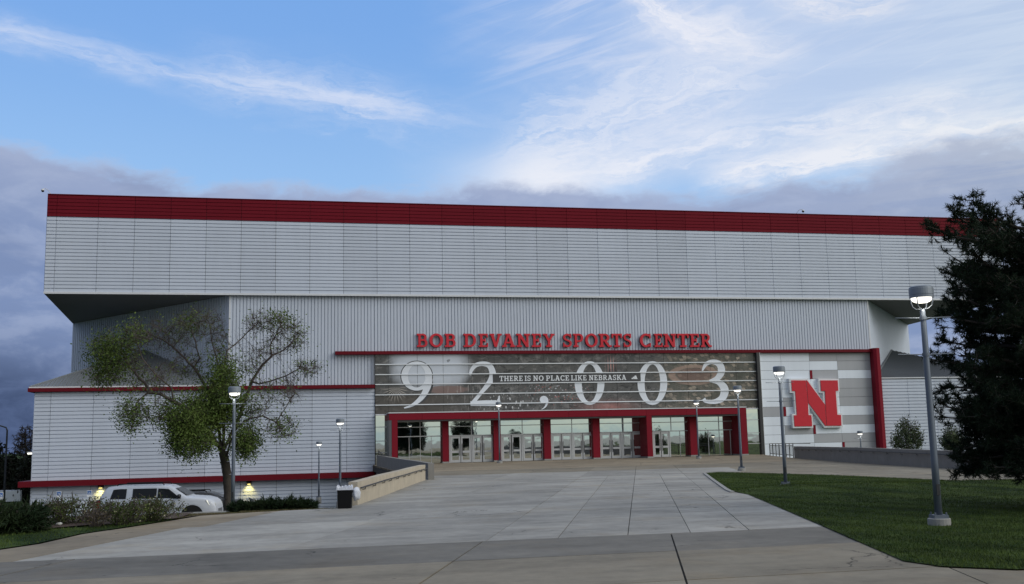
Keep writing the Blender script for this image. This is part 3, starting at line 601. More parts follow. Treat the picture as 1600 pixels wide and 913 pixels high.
# numerals printed on the glass
def pz(px, py): p = oy(px, py, YG-.006); return (float(p[0]), float(p[2]))
Q = lambda x, y: pz(580+x/7.2727, 540+y/7.2727)
Q5 = lambda x, y: pz(760+x/5.0733, 500+y/5.0733)
Q6 = lambda x, y: pz(1040+x/4.15, 500+y/4.15)
def cat(pts, n=10):                       # smooth curve through points (x, y, width)
    P_ = np.array(pts, float); out = []
    for k in range(len(P_)-1):
        p0, p1, p2, p3 = P_[max(k-1, 0)], P_[k], P_[k+1], P_[min(k+2, len(P_)-1)]
        for t in np.linspace(0, 1, n, endpoint=False): out.append(.5*((2*p1)+(-p0+p2)*t+(2*p0-5*p1+4*p2-p3)*t*t+(-p0+3*p1-3*p2+p3)*t**3))
    return np.array(out+[P_[-1]])
def ribbon(b, pts, fn, y, n=10):
    c = cat(pts, n); t = np.gradient(c[:, :2], axis=0); t /= np.linalg.norm(t, axis=1)[:, None]+1e-9; nn = np.stack([-t[:, 1], t[:, 0]], 1)
    a = c[:, :2]+nn*c[:, 2:]/2; d = c[:, :2]-nn*c[:, 2:]/2
    for k in range(len(c)-1):
        q = [fn(*a[k]), fn(*d[k]), fn(*d[k+1]), fn(*a[k+1])]; q = [(p[0], y, p[1]) for p in q]
        nrm = (q[1][0]-q[0][0])*(q[2][2]-q[0][2])-(q[1][2]-q[0][2])*(q[2][0]-q[0][0]); b.face(q if nrm > 0 else q[::-1])
def ringn(b, cx, cy, ax, ay, ix, iy, fn, y, a0=0, a1=360, n=48):
    for k in range(n):
        q = []
        for t, o in ((k, 1), (k, 0), (k+1, 0), (k+1, 1)):
            a = rad(a0+(a1-a0)*t/n); q.append(fn(cx+(ax if o else ix)*math.cos(a), cy+(ay if o else iy)*math.sin(a)))
        q = [(p[0], y, p[1]) for p in q]; nrm = (q[1][0]-q[0][0])*(q[2][2]-q[0][2])-(q[1][2]-q[0][2])*(q[2][0]-q[0][0]); b.face(q if nrm > 0 else q[::-1])
yn = YG-.008
b = MB(); ringn(b, 517, 347, 186, 175, 108, 137, Q, yn+.002); ribbon(b, [(690, 372, 10), (672, 470, 60), (610, 575, 72), (520, 655, 52), (440, 692, 30), (372, 712, 20)], Q, yn)
o = part(b, 'printed_numeral', M['print_dark']); o.location = (0, .0006, 0)
b = MB(); ringn(b, 517, 347, 176, 166, 100, 130, Q, yn-.002); ribbon(b, [(640, 330, 66), (655, 400, 76), (635, 480, 74), (585, 575, 60), (510, 650, 44), (440, 690, 26), (374, 710, 14)], Q, yn-.004)
part(b, 'printed_numeral', M['print_white'])
b = MB(); ribbon(b, [(1124, 338, 26), (1140, 280, 40), (1190, 225, 48), (1265, 208, 52), (1340, 228, 62), (1378, 300, 72), (1370, 375, 70), (1310, 465, 52), (1230, 560, 40), (1165, 640, 44), (1140, 672, 34)], Q, yn)
ribbon(b, [(1128, 660, 50), (1280, 655, 62), (1425, 652, 62), (1450, 610, 26), (1458, 570, 8)], Q, yn-.003); part(b, 'printed_numeral', M['print_white'])
b = MB(); ringn(b, 455, 632, 32, 30, 1, 1, Q5, yn, n=20); ribbon(b, [(474, 622, 26), (481, 655, 20), (465, 690, 12), (438, 710, 4)], Q5, yn-.003); part(b, 'printed_comma', M['print_white'])
for cx in (818, 1316):
    b = MB(); ringn(b, cx, 501, 118, 173, 62, 148, Q5, yn); part(b, 'printed_numeral', M['print_white'])
b = MB(); ribbon(b, [(238, 330, 10), (262, 288, 24), (305, 272, 30), (350, 290, 42), (362, 335, 46), (335, 378, 34), (285, 398, 16)], Q6, yn)
ribbon(b, [(285, 396, 14), (345, 405, 36), (382, 450, 52), (368, 505, 46), (320, 530, 30), (262, 528, 22), (246, 512, 26)], Q6, yn-.003); part(b, 'printed_numeral', M['print_white'])
b = MB(); q = [Q(862, 190), (Q(874, 160)), Q(880, 160), Q(868, 190)]; b.plate(q, yn, yn+.003); q = [Q(876, 190), Q(888, 160), Q(894, 160), Q(882, 190)]; b.plate(q, yn, yn+.003); q = [Q(858, 172), Q(896, 166), Q(896, 162), Q(858, 168)]; b.plate(q, yn-.002, yn+.003); part(b, 'printed_mark', M['print_dark'])
# ---- slab-serif letters from strokes (unit height)
def R_(x0, y0, x1, y1): return [(x0, y0), (x1, y0), (x1, y1), (x0, y1)]
def L_(x0, y0, x1, y1, t):
    d = math.hypot(x1-x0, y1-y0); a, c = -(y1-y0)/d*t/2, (x1-x0)/d*t/2; return [(x0+a, y0+c), (x0-a, y0-c), (x1-a, y1-c), (x1+a, y1+c)]
def D_(x0, y0, x1, y1, t): h = t/2; return [(x0-h, y0), (x0+h, y0), (x1+h, y1), (x1-h, y1)]      # slanted stroke with level ends
def A_(cx, cy, rx, ry, a0, a1, t, th=None, n=10):
    th = th or t; o = []
    for k in range(n):
        q0, q1 = rad(a0+(a1-a0)*k/n), rad(a0+(a1-a0)*(k+1)/n)
        o.append([(cx+rx*math.cos(q0), cy+ry*math.sin(q0)), (cx+rx*math.cos(q1), cy+ry*math.sin(q1)), (cx+(rx-t)*math.cos(q1), cy+(ry-th)*math.sin(q1)), (cx+(rx-t)*math.cos(q0), cy+(ry-th)*math.sin(q0))])
    return o
T, H_ = .20, .13
def stem(x, s0=.10, s1=.10): return [R_(x, 0, x+T, 1), R_(x-s0, 0, x+T+s1, H_), R_(x-s0, 1-H_, x+T+s1, 1)]
GL = {
 'B': (.86, stem(.12, .12, 0)+[R_(.3, 1-H_, .5, 1), R_(.3, .46, .55, .46+H_), R_(.3, 0, .55, H_)]+A_(.5, .73, .30, .27, -90, 90, T, H_)+A_(.54, .295, .32, .295, -90, 90, T, H_)),
 'O': (.98, A_(.49, .5, .49, .52, 0, 360, .21, .15, 24)),
 'D': (.94, stem(.12, .12, 0)+[R_(.3, 1-H_, .48, 1), R_(.3, 0, .48, H_)]+A_(.48, .5, .46, .5, -90, 90, .21, H_, 14)),
 'E': (.80, stem(.12, .12, 0)+[R_(.3, 0, .78, H_), R_(.3, 1-H_, .76, 1), R_(.3, .44, .56, .44+H_), R_(.67, 0, .78, .30), R_(.65, .72, .76, 1), R_(.50, .36, .58, .66)]),
 'V': (.94, [D_(.16, 1, .47, 0, .22), D_(.78, 1, .47, 0, .17), R_(0, 1-H_, .36, 1), R_(.60, 1-H_, .94, 1)]),
 'A': (.96, [D_(.14, 0, .46, 1, .16), D_(.80, 0, .48, 1, .22), R_(.26, .27, .70, .27+H_), R_(0, 0, .34, H_), R_(.60, 0, .96, H_), R_(.24, 1-H_, .6, 1)]),
 'N': (1.0, [R_(.13, 0, .29, 1), R_(.72, 0, .88, 1), D_(.21, 1, .80, 0, .22), R_(0, 0, .40, H_), R_(0, 1-H_, .34, 1), R_(.58, 1-H_, 1.0, 1)]),
 'Y': (.92, [R_(.36, 0, .56, .48), D_(.16, 1, .46, .42, .20), D_(.77, 1, .46, .42, .17), R_(.22, 0, .70, H_), R_(0, 1-H_, .34, 1), R_(.60, 1-H_, .92, 1)]),
 'S': (.74, A_(.37, .735, .34, .275, 20, 270, .17, .14)+A_(.37, .275, .36, .285, -160, 90, .17, .14)+[R_(.60, .68, .70, 1.0), R_(.03, 0, .13, .33)]),
 'P': (.84, stem(.12, .12, .10)+[R_(.3, 1-H_, .5, 1), R_(.3, .38, .5, .38+H_)]+A_(.50, .69, .33, .31, -90, 90, T, H_)),
 'R': (.94, stem(.12, .12, .08)+[R_(.3, 1-H_, .5, 1), R_(.3, .42, .5, .42+H_), D_(.80, 0, .48, .46, .22), R_(.70, 0, .96, H_)]+A_(.50, .71, .31, .29, -90, 90, T, H_)),
 'T': (.86, [R_(.33, 0, .53, 1), R_(.18, 0, .68, H_), R_(0, 1-H_, .86, 1), R_(0, .68, .12, 1), R_(.74, .68, .86, 1)]),
 'C': (.86, A_(.46, .5, .46, .52, 48, 312, .21, .15, 18)+[R_(.72, .66, .83, 1.0), R_(.72, 0, .83, .30)]),
 'H': (1.0, stem(.10)+stem(.70)+[R_(.3, .44, .7, .44+H_)]),
 'I': (.44, stem(.12, .12, .12)),
 'L': (.76, stem(.12, .12, .1)+[R_(.3, 0, .76, H_), R_(.64, 0, .76, .34)]),
 'K': (.98, stem(.12, .12, .08)+[D_(.34, .40, .78, 1, .18), D_(.50, .56, .82, 0, .22), R_(.60, 1-H_, .96, 1), R_(.66, 0, .98, H_)]),
}
def letter(ch, xa, xb, za, zb, yf, depth, name, mats, parent, edge=False, wp=None):
    wdt, polys = GL[ch]; b = MB(); sx = (xb-xa)/wdt; sz = zb-za
    for k, p in enumerate(polys):
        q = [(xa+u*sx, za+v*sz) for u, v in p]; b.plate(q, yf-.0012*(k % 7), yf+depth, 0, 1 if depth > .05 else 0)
    o = b.build(name, mats); o.parent = parent
    if wp is not None: o.matrix_parent_inverse = Matrix.Translation(-Vector(wp))
    return o
YS = YF-.30
sign = thing('building_sign', 'line of raised red slab-serif letters on the ribbed wall reading BOB DEVANEY SPORTS CENTER', 'sign', (33, YS, 9.0))
spans = [('B', 651.5, 668), ('O', 671, 692.5), ('B', 695, 712), ('D', 724.5, 744), ('E', 748, 763), ('V', 765.5, 784), ('A', 784.5, 805), ('N', 807, 828.5), ('E', 831, 846), ('Y', 849, 867),
         ('S', 879.5, 893.5), ('P', 896, 911.5), ('O', 914.5, 934), ('R', 936, 955), ('T', 956, 972), ('S', 974, 987), ('C', 1000, 1017.5), ('E', 1022.5, 1035.5), ('N', 1037, 1057), ('T', 1058.5, 1076.5), ('E', 1078, 1093), ('R', 1095, 1111.5)]
for ch, a, c in spans:
    m_ = (a+c)/2; ztop = float(oy(m_, 521.6, YS)[2]); zbot = float(oy(m_, 542.4, YS)[2])
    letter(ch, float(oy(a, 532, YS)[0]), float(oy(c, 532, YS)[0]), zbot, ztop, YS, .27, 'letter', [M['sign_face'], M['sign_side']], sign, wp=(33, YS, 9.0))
# slogan strip between two rails
z0s, z1s = zr[2]+.04, zr[1]-.04
part(MB().box(float(oy(770, 592, YG)[0]), float(oy(1001, 592, YG)[0]), YG-.018, YG-.012, z0s, z1s), 'slogan_strip', M['print_dark'])
words = [('THERE', 103, 287), ('IS', 303, 350), ('NO', 370, 453), ('PLACE', 472, 655), ('LIKE', 670, 793), ('NEBRASKA', 812, 1107)]
for wd_, a, c in words:
    tot = sum(GL[h][0] for h in wd_)+.14*(len(wd_)-1); x0 = oy(760+a/5.0733, 591, YG)[0]; x1 = oy(760+c/5.0733, 591, YG)[0]; u = x0; k = (x1-x0)/tot
    for h in wd_:
        xm = u+GL[h][0]*k/2; zc = (z0s+z1s)/2-.01; letter(h, u, u+GL[h][0]*k, zc-.215, zc+.215, YG-.026, .006, 'slogan_letter', M['white_paint'], arena, wp=(24, 83.5, 0)); u += (GL[h][0]+.14)*k
b = MB(); zb_ = (z0s+z1s)/2-.16
for x0, hgt in ((1146, .13), (1160, .24), (1176, .35)):
    xa = float(oy(760+x0/5.0733, 592, YG)[0]); b.plate([(xa+.06, zb_), (xa+.24, zb_), (xa+.24-hgt*.42+.02, zb_+hgt*.9), (xa+.10-hgt*.42, zb_+hgt*.75)], YG-.026, YG-.020)
part(b, 'stripe_logo', M['white_paint'])
# end post of the glazing
part(MB().box(GX1-.12, GX1+.16, YG-.35, YG+.1, -.35, 8.72), 'end_post', M['dark_metal'])
part(MB().box(GX1+.17, GX1+.24, YG-.25, YG+.1, -.35, 8.72), 'corner_trim', M['trim'])
# --- lower storey
YD = 83.05
def X(px, Y=YD): return float(oy(px, 690, Y)[0])
YP = 81.2
pzt, pzb = float(oy(890, 641.5, YP)[2]), float(oy(890, 651.8, YP)[2])
# canopy frame of red panels
xs = [X(608, YP), X(660, YP), X(735, YP), X(810, YP), X(890, YP), X(950, YP), X(1011.5, YP), X(1075, YP), X(1130, YP), X(1168.5, YP)]
for xa, xb in zip(xs, xs[1:]): part(MB().box(xa+.008, xb-.008, YP, YG-.12, pzb, pzt), 'canopy_panel', M['red'])
part(MB().box(xs[0]-.03, xs[-1]+.03, YP-.03, YG-.11, pzt+.002, pzt+.07), 'canopy_cap', M['trim'])
part(MB().box(xs[0]+.3, xs[-1]-.3, YP+.15, YG-.2, pzb-.12, pzb-.004), 'canopy_soffit', M['clad_dark'])  # dark lining, the shadow under the beam is put into its colour
def pier(pxa, pxb, y0, y1, gap=.0):
    xa, xb = X(pxa, y0), X(pxb, y0); b = MB(); b.box(xa, xb, y0, y1, .12, pzb+.0015*0-.002); o = part(b, 'red_pier', M['red']); part(MB().box(xa-.02, xb+.02, y0-.02, y1-.02, -.02, .118), 'pier_footing', M['footing'])
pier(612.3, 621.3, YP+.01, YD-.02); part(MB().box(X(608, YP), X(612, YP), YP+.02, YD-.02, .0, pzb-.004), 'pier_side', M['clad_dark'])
for a, c in ((691.6, 701.2), (771.8, 782.4), (850.3, 861), (927, 937.8), (1079, 1089.4)): pier(a, c, 82.45, YD-.03)
pier(1011.5, 1019.8, YP+.01, YD-.02); pier(1159, 1168.5, YP+.01, YD-.02)
# mirror panes and doors
zd1 = 2.10; zt1 = float(oy(740, 666, YD)[2]); zt0 = zd1+.07
def pane(xa, xb, za, zb, parent=None): return part(MB().box(xa, xb, YD+.02, YD+.05, za, zb), 'glass_pane', M['mirror'], parent)
def rail(xa, xb, za, zb, y=.0): part(MB().box(xa, xb, YD-.04+y, YD+.06, za, zb), 'mullion', M['alu'])
bays = [(621.3, 691.6), (701.2, 771.8), (782.4, 850.3), (861, 927), (937.8, 1011.5), (1019.8, 1079), (1089.4, 1159)]
ztop_l = pzb-.10
door_px = {1: [(703.5, 719), (720, 735.5), (738.5, 752.5), (754, 770)], 2: [(784.5, 798), (799.5, 814), (817, 832), (833.5, 849)], 3: [(862.5, 876.5), (877.5, 892.5), (895, 909.5), (910.5, 926)],
           4: [(939, 954), (955, 969.5), (972, 987), (988, 1003)], 5: [(1021, 1032), (1033, 1045)]}
def door(xa, xb, flip):
    d = thing('door', None, None, ((xa+xb)/2, YD, 0)); d.parent = arena; d.matrix_parent_inverse = Matrix.Translation((-24, -83.5, 0)); w_ = (xb-xa)/2; inv = Matrix.Identity(4)
    def dp(b, nm, m_): o = b.build(nm, m_); o.parent = d
    st = .13; b = MB(); b.box(-w_, -w_+st, -.06, 0, .02, zd1); b.box(w_-st, w_, -.06, 0, .02, zd1)
    for z0, z1 in ((.02, .22), (.78, .94), (zd1-.17, zd1)): b.box(-w_+st, w_-st, -.058, -.002, z0, z1)
    dp(b, 'door_frame', M['alu'])
    for z0, z1 in ((.22, .78), (.94, zd1-.17)): dp(MB().box(-w_+st, w_-st, -.04, -.01, z0, z1), 'glass_pane', M['mirror'])
    hx = (w_-.09)*(1 if flip else -1); dp(MB().tube([(hx, -.06, .55), (hx, -.12, .6), (hx, -.12, 1.45), (hx, -.06, 1.5)], .022, 6), 'pull_handle', M['dark_metal'])
for k, (a, c) in enumerate(bays):
    xa, xb = X(a)+.02, X(c)-.02; xm = (xa+xb)/2
    for p, q in ((xa, xm-.025), (xm+.025, xb)):
        pane(p, q, zt1+.03, ztop_l-.02); 
        if k not in (0,): pass
        pane(p, q, zt0+.02, zt1-.03)
    rail(xa, xb, zt1-.028, zt1+.028); rail(xa, xb, zt0-.05, zt0+.018, -.01); rail(xm-.023, xm+.023, zt0+.02, ztop_l-.02, .01)
    dl = door_px.get(k, [])
    for j, (p, q) in enumerate(dl): door(X(p), X(q), j % 2 == 0)
    if dl:
        for j, px in enumerate([dl[0][0]-1.2]+[(dl[i][1]+dl[i+1][0])/2 for i in range(1, len(dl)-1, 2)]+[dl[-1][1]+1.2]): rail(X(px)-.05, X(px)+.05, .0, zt0-.055, -.05)
    x_from = X(dl[-1][1])+.10 if dl else xa
    if xb-x_from > .5:
        n = 4 if not dl else 2
        for j in range(n):
            p = x_from+(xb-x_from)*j/n; q = x_from+(xb-x_from)*(j+1)/n; pane(p+.02, q-.02, .03, zt0-.06)
            if j: rail(p-.018, p+.018, .03, zt0-.06, .02)
for a, c in ((GX0+.02, X(608)-.04), (X(1168.5)+.02, GX1-.14)):       # narrow panes outside the red frame
    for z0, z1 in ((-.3, .95), (.95, 1.85), (1.85, 2.95), (2.95, ZB-.04)): pane(a, c, z0+.03, z1-.03); rail(a, c, z1-.028, z1+.028)
# --- composite panel wall with the emblem
YN = 83.35; NX0, NX1 = GX1+.25, 50.86
cols = [NX0]+[float(oy(1150+x/5.072, 540+y/5.072, YN)[0]) for x, y in ((352, 65), (577, 65), (797, 65))]+[NX1]
zrow = [float(oy(1180, 540+y/5.072, YN)[2]) for y in (65, 127, 200, 270, 348, 418, 490, 567, 640, 712, 783)]+[-.70, -1.6]
zrow[0] = 8.70
pat = ['WWGG', 'WWWG', 'WWGW', 'WWWG', 'WWWG', 'WGWG', 'GWWW', 'WWWG', 'WGWW', 'WWGG', 'WWWG', 'WWWW']
b = MB(); b.box(NX0, NX1+.3, YN+.05, YN+.3, -3.3, 8.75); part(b, 'panel_backing', M['clad_dark'])
for r_ in range(12):
    for c_ in range(4):
        part(MB().box(cols[c_]+.012, cols[c_+1]-.012, YN, YN+.045, zrow[r_+1]+.012, zrow[r_]-.012), 'wall_panel', M['white_panel'] if pat[r_][c_] == 'W' else M['grey_panel'])
for r_, c_ in ((2, 2), (6, 1), (8, 2), (10, 3)):
    part(MB().box(cols[c_]-.03, cols[c_]+.20, YN-.035, YN-.004, zrow[r_+1]+.01, zrow[r_]-.01), 'red_accent', M['red'])
part(MB().prism([(50.87, 83.48), (50.80, 82.65), (51.02, 82.50), (51.36, 82.55), (51.42, 83.48)], -3.3, 9.05), 'red_fin', M['red'])
# emblem
EMB = lambda x, y: tuple(float(v) for v in oy(1150+x/5.072, 540+y/5.072, YN-.35)[[0, 2]])
emb = thing('letter_emblem', 'giant red block letter N with white outline on the panel wall', 'sign', tuple(oy(1275, 668, YN-.3)))
wp = Vector(emb.location)
def ep(b, name, m_): o = b.build(name, m_, emb); o.matrix_parent_inverse = Matrix.Translation(-wp); return o
outer = [(420, 263), (566, 263), (694, 450), (690, 375), (660, 374), (652, 263), (815, 263), (821, 370), (800, 372), (812, 536), (841, 538), (847, 649), (702, 652), (582, 482), (583, 541), (606, 543), (613, 653), (453, 656), (445, 543), (469, 541), (457, 376), (430, 375)]
ep(MB().plate([EMB(*p) for p in outer], YN-.35, YN-.004), 'white_border', M['white_paint'])
red1 = [(437, 277), (551, 277), (569, 457), (573, 551), (596, 553), (602, 640), (463, 642), (457, 554), (481, 552), (468, 363), (442, 361)]
red2 = [(555, 277), (561, 277), (704, 470), (713, 636), (707, 637), (572, 455)]
red3 = [(667, 277), (803, 277), (808, 358), (787, 361), (800, 549), (829, 551), (833, 635), (717, 636), (708, 470), (704, 362), (673, 361)]
for k, rp in enumerate((red1, red2, red3)): ep(MB().plate([EMB(*p) for p in rp], YN-.40-.012*k, YN-.352), 'red_panel', M['sign_face'])

# ------------------------------------------------------------------ concrete walls, railings
def wall_run(name, label, pts, tops, thick, zlow, m_, cat='wall', rail_side=0, rail_m=None, cap=None, seg=2.4):
    """pts: ground line, tops: height of the top at each point; built as upright panels"""
    t = thing(name, label, cat, (pts[0][0], pts[0][1], 0)); inv = Matrix.Translation((-pts[0][0], -pts[0][1], 0))
    def p_(b, nm, m2): o = b.build(nm, m2, t); o.matrix_parent_inverse = inv; return o
    rl = []
    for (a, c, za, zb) in zip(pts, pts[1:], tops, tops[1:]):
        a = np.array(a, float); c = np.array(c, float); L = np.linalg.norm(c-a); d = (c-a)/L; nn = np.array([-d[1], d[0]]); n = max(1, round(L/seg))
        for k in range(n):
            p = a+d*L*k/n+d*.006; q = a+d*L*(k+1)/n-d*.006; zp = za+(zb-za)*k/n; zq = za+(zb-za)*(k+1)/n
            b = MB(); f = [p, q, q+nn*thick, p+nn*thick]; zt = [zp, zq, zq, zp]; i = 0
            b.v = [(*v, zlow) for v in f]+[(*v, z) for v, z in zip(f, zt)]
            b.f = [(3, 2, 1, 0), (4, 5, 6, 7), (0, 1, 5, 4), (1, 2, 6, 5), (2, 3, 7, 6), (3, 0, 4, 7)]; b.mi = [0]*6; p_(b, 'wall_segment', m_)
        rl.append((a, c, za, zb, nn))
    if rail_m:
        b = MB(); path = []
        for a, c, za, zb, nn in rl:
            for s in (0.01, .99): q = a+(c-a)*s-nn*.09; path.append((*q, za+(zb-za)*s-.17))
        b.tube(path, .022, 6)
        for a, c, za, zb, nn in rl:
            L = np.linalg.norm(c-a)
            for s in np.arange(.8, L, 1.9): q = a+(c-a)*s/L; z = za+(zb-za)*s/L; b.tube([(*(q-nn*.005), z-.25), (*(q-nn*.09), z-.24), (*(q-nn*.09), z-.18)], .014, 5)
        p_(b, 'handrail', rail_m)
    return t
def zt(px, py, x, y): return 1.75+(oz_d(px, py)*math.hypot(x, y))
def oz_d(px, py): d = ray(px, py); return d[2]/math.hypot(d[0], d[1])
A_near, A_far = (2.02, 30.3), (6.28, 47.9)
wl = [A_near, (3.3, 35.5), (4.55, 40.7), (5.1, 43.0), A_far]
def top_at(p, y_of): px = y_of[0]; return zt(px, y_of[1], *p)
def pxof(P): v = np.array(P)-EYE; return 800+FOC*(v@_R)/(v@_F), 456.5-FOC*(v@_U)/(v@_F)
def top_line(p, line):
    """height at ground point p so the wall top passes through the photographed outline"""
    px = pxof((p[0], p[1], .7))[0]; xs_ = [q[0] for q in line]; return zt(px, float(np.interp(px, xs_, [q[1] for q in line])), *p)
L1 = [(540, 757), (562, 752.5), (600, 742), (622, 735.5), (632, 734.5), (655, 728), (676, 724.5)]
wall_run('ramp_wall', 'low pale tan concrete wall with dark handrail beside the black bin', wl, [top_line(p, L1) for p in wl], .26, -1.2, M['conc'], rail_m=M['dark_metal'], seg=2.3)
L2 = [(580, 710), (600, 713.5), (620, 717), (632, 717.2), (657, 723), (676, 724.7)]
wd2 = [(6.42, 48.0), (6.5, 55), (6.6, 63), (6.68, 72), (6.72, 79.5)]
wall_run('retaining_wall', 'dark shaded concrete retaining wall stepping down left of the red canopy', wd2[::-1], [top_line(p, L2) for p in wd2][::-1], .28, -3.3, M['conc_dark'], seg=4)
t = thing('ramp_railing', 'short dark metal railing on the wall against the silver west wing', 'railing', (6.85, 79.5, .8)); b = MB()
zb = top_line(wd2[-1], L2)-.8
for k in range(9): y = -.2-k*.9; z = zb-k*.06; b.tube([(-.0, y, z-.1), (0, y, z+.34)], .025, 5)
b.tube([(0, -.1, zb+.34), (0, -7.5, zb-.14)], .03, 5); b.build('bars', M['dark_metal'], t)
L3 = [(1215, 697), (1238, 697.5), (1300, 700), (1340, 699.5), (1352, 700), (1450, 703.5), (1600, 708)]
wr = [(28.2, 25), (28.8, 36.7), (29.5, 44.1), (31.3, 53.3), (35.2, 68.3)]
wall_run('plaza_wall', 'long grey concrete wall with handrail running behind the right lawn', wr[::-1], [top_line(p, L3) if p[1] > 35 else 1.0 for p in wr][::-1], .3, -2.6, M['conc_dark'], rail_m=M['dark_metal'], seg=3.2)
# railing between wall and building
t = thing('plaza_railing', 'dark metal railing with posts below the white and grey panel wall', 'railing', (35.3, 68.6, 0)); b = MB()
ra, rb = np.array([35.3, 68.6]), np.array([37.9, 77.6])
def rp(s): return ra+(rb-ra)*s
zt_ = lambda s: float(np.interp(s, [0, 1], [1.02, .95]))
for s in np.linspace(0, 1, 8): q = rp(s)-ra; b.tube([(*q, 0), (*q, zt_(s))], .035, 6)
for f_ in (1.0, .84, .18): b.tube([(*(rp(0)-ra), zt_(0)*f_), (*(rp(1)-ra), zt_(1)*f_)], .028, 6)
for s in np.linspace(0, 1, 34)[1:-1]: q = rp(s)-ra; b.tube([(*q, zt_(s)*.18), (*q, zt_(s)*.84)], .010, 4)
b.tube([(0, 0, zt_(0)), (2.2, 1.6, .98)], .028, 6); b.build('bars', M['dark_metal'], t)
b = MB().box(-3.2, 1.2, 33.2, 33.45, -1.2, -.22); o = b.build('low_wall', M['footing'], label='low tan concrete kerb wall behind the dark juniper at the slope', cat='wall')

# ------------------------------------------------------------------ lamp posts
def make_lamp(arms):
    t = thing('lamp_post', 'lamp', 'street lamp', group='drum-headed lamp posts on the plaza'); H = 4.40
    b = MB(); b.lathe([(.20, -.35), (.20, .13), (.185, .14)], n=20); b.build('footing', M['footing'], t)
    b = MB(); b.box(-.13, .13, -.13, .13, .14, .20); o = b.build('base_plate', M['galv'], t)
    for sx in (-1, 1):
        for sy in (-1, 1): MB().lathe([(.018, .20), (.018, .245)], (sx*.10, sy*.10, 0), 6).build('bolt', M['galv'], o)
    b = MB(); b.lathe([(.066, .20), (.064, 1.2), (.050, H-.48), (.044, H-.43)], n=14); po = b.build('pole', M['galv'], t, True)
    MB().box(-.03, .03, -.080, -.060, .55, .75).build('access_cover', M['dark_metal'], po)
    for a in (45, 135, 225, 315):
        c_, s_ = math.cos(rad(a)), math.sin(rad(a)); pr = [(.02, H-.435), (.12, H-.425), (.18, H-.38), (.203, H-.31), (.205, H-.22)]
        MB().tube([(c_*r, s_*r, z) for r, z in pr], .012, 6).build('yoke_arm', M['drum'], t, True)
    b = MB(); b.lathe([(.195, H-.215), (.217, H-.225), (.219, H-.17), (.213, H-.165), (.219, H-.16), (.219, H-.05), (.214, H-.045), (.213, H-.02), (.18, H), (.02, H+.006)], n=32); b.build('drum', M['drum'], t, False)
    b = MB(); b.lathe([(.192, H-.222), (.185, H-.25), (.155, H-.285), (.10, H-.31), (.01, H-.32)], n=28); b.build('lens', M['lens'], t, True)
    if arms:
        for z in (H-.60, H-1.28):
            for s in (-1, 1): MB().tube([(s*.055, 0, z), (s*.52, .0, z+.01)], .011, 6).build('banner_arm', M['galv'], t)
            MB().lathe([(.068, z-.03), (.068, z+.03)], n=14).build('collar', M['galv'], t)
    l = bpy.data.lights.new('lamp_light', 'SPOT'); l.energy = 18; l.color = (1, .93, .78); l.spot_size = rad(150); l.spot_blend = .6; l.shadow_soft_size = .15
    lo = bpy.data.objects.new('lamp_light', l); C.objects.link(lo); lo.parent = t; lo.location = (0, -.13, H-.35)
    return t
lampA, lampB = make_lamp(True), make_lamp(False)
def put_lamp(src, first, px, ytop, ybase, label, rz=0.0, z=None, d=None):
    if d is None: P = oz(px, ybase, 0.0); h = 4.40; px_h = ybase-ytop; dist = (P-EYE)@_F; sc = px_h*dist/FOC/h; loc = P
    else:
        Dr = ray(px, ybase); P = EYE+Dr*(d/FOC); top = EYE+ray(px, ytop)*(d/FOC); loc = np.array([top[0], top[1], top[2]-4.40*(.92)]); sc = .92
    if first: o = src; o.location = loc; o.rotation_euler = (0, 0, rz); o.scale = (sc,)*3; o['label'] = label
    else: o = dup(src, tuple(loc), rz, sc, label)
    return o
put_lamp(lampA, True, 1468, 443.5, 822, 'nearest tall lamp post standing on the lawn beside the pine', rad(-12))
put_lamp(lampA, False, 1228, 572.5, 763, 'lamp post standing on the lawn in front of the big red letter N', rad(-10))
put_lamp(lampA, False, 1343.5, 673.5, 702, 'small distant lamp post rising behind the grey plaza wall near the red fin', rad(-10), d=76)
put_lamp(lampA, False, 366.5, 604.5, 797, 'lamp post in front of the leafy tree trunk', rad(-12), d=33.6)
put_lamp(lampA, False, 531.5, 654.5, 780, 'lamp post just behind the black bin and tan wall', rad(-14), d=50)
put_lamp(lampB, True, 1159, 603.5, 736, 'lamp post at the far tip of the lawn, right of the doors', rad(-10))
put_lamp(lampB, False, 1092, 626, 717, 'lamp post on the paving before the right red piers', rad(20))
put_lamp(lampB, False, 781, 629, 724, 'lamp post on the paving before the glass doors', rad(10))
put_lamp(lampB, False, 498.5, 690, 790, 'short lamp post close to the lower silver wall, left of the bin', rad(30), d=74)

# ------------------------------------------------------------------ litter bin with its bag
P = oz(539, 794, 0); t = thing('litter_bin', 'black square litter bin with white liner bag hanging over its rim', 'bin', tuple(P), rad(-9))
b = MB(); w0, w1 = .175, .195; hb = .54
b.v = [(-w0, -w0, 0), (w0, -w0, 0), (w0, w0, 0), (-w0, w0, 0), (-w1, -w1, hb), (w1, -w1, hb), (w1, w1, hb), (-w1, w1, hb), (-w1+.02, -w1+.02, hb), (w1-.02, -w1+.02, hb), (w1-.02, w1-.02, hb), (-w1+.02, w1-.02, hb), (-w0+.03, -w0+.03, .1), (w0-.03, -w0+.03, .1), (w0-.03, w0-.03, .1), (-w0+.03, w0-.03, .1)]
b.f = [(3, 2, 1, 0)]+[(a, (a+1) % 4, 4+(a+1) % 4, 4+a) for a in range(4)]+[(4+a, 4+(a+1) % 4, 8+(a+1) % 4, 8+a) for a in range(4)]+[(8+a, 8+(a+1) % 4, 12+(a+1) % 4, 12+a) for a in range(4)]+[(12, 13, 14, 15)]
b.mi = [0]*len(b.f); b.build('bin_body', M['black'], t)
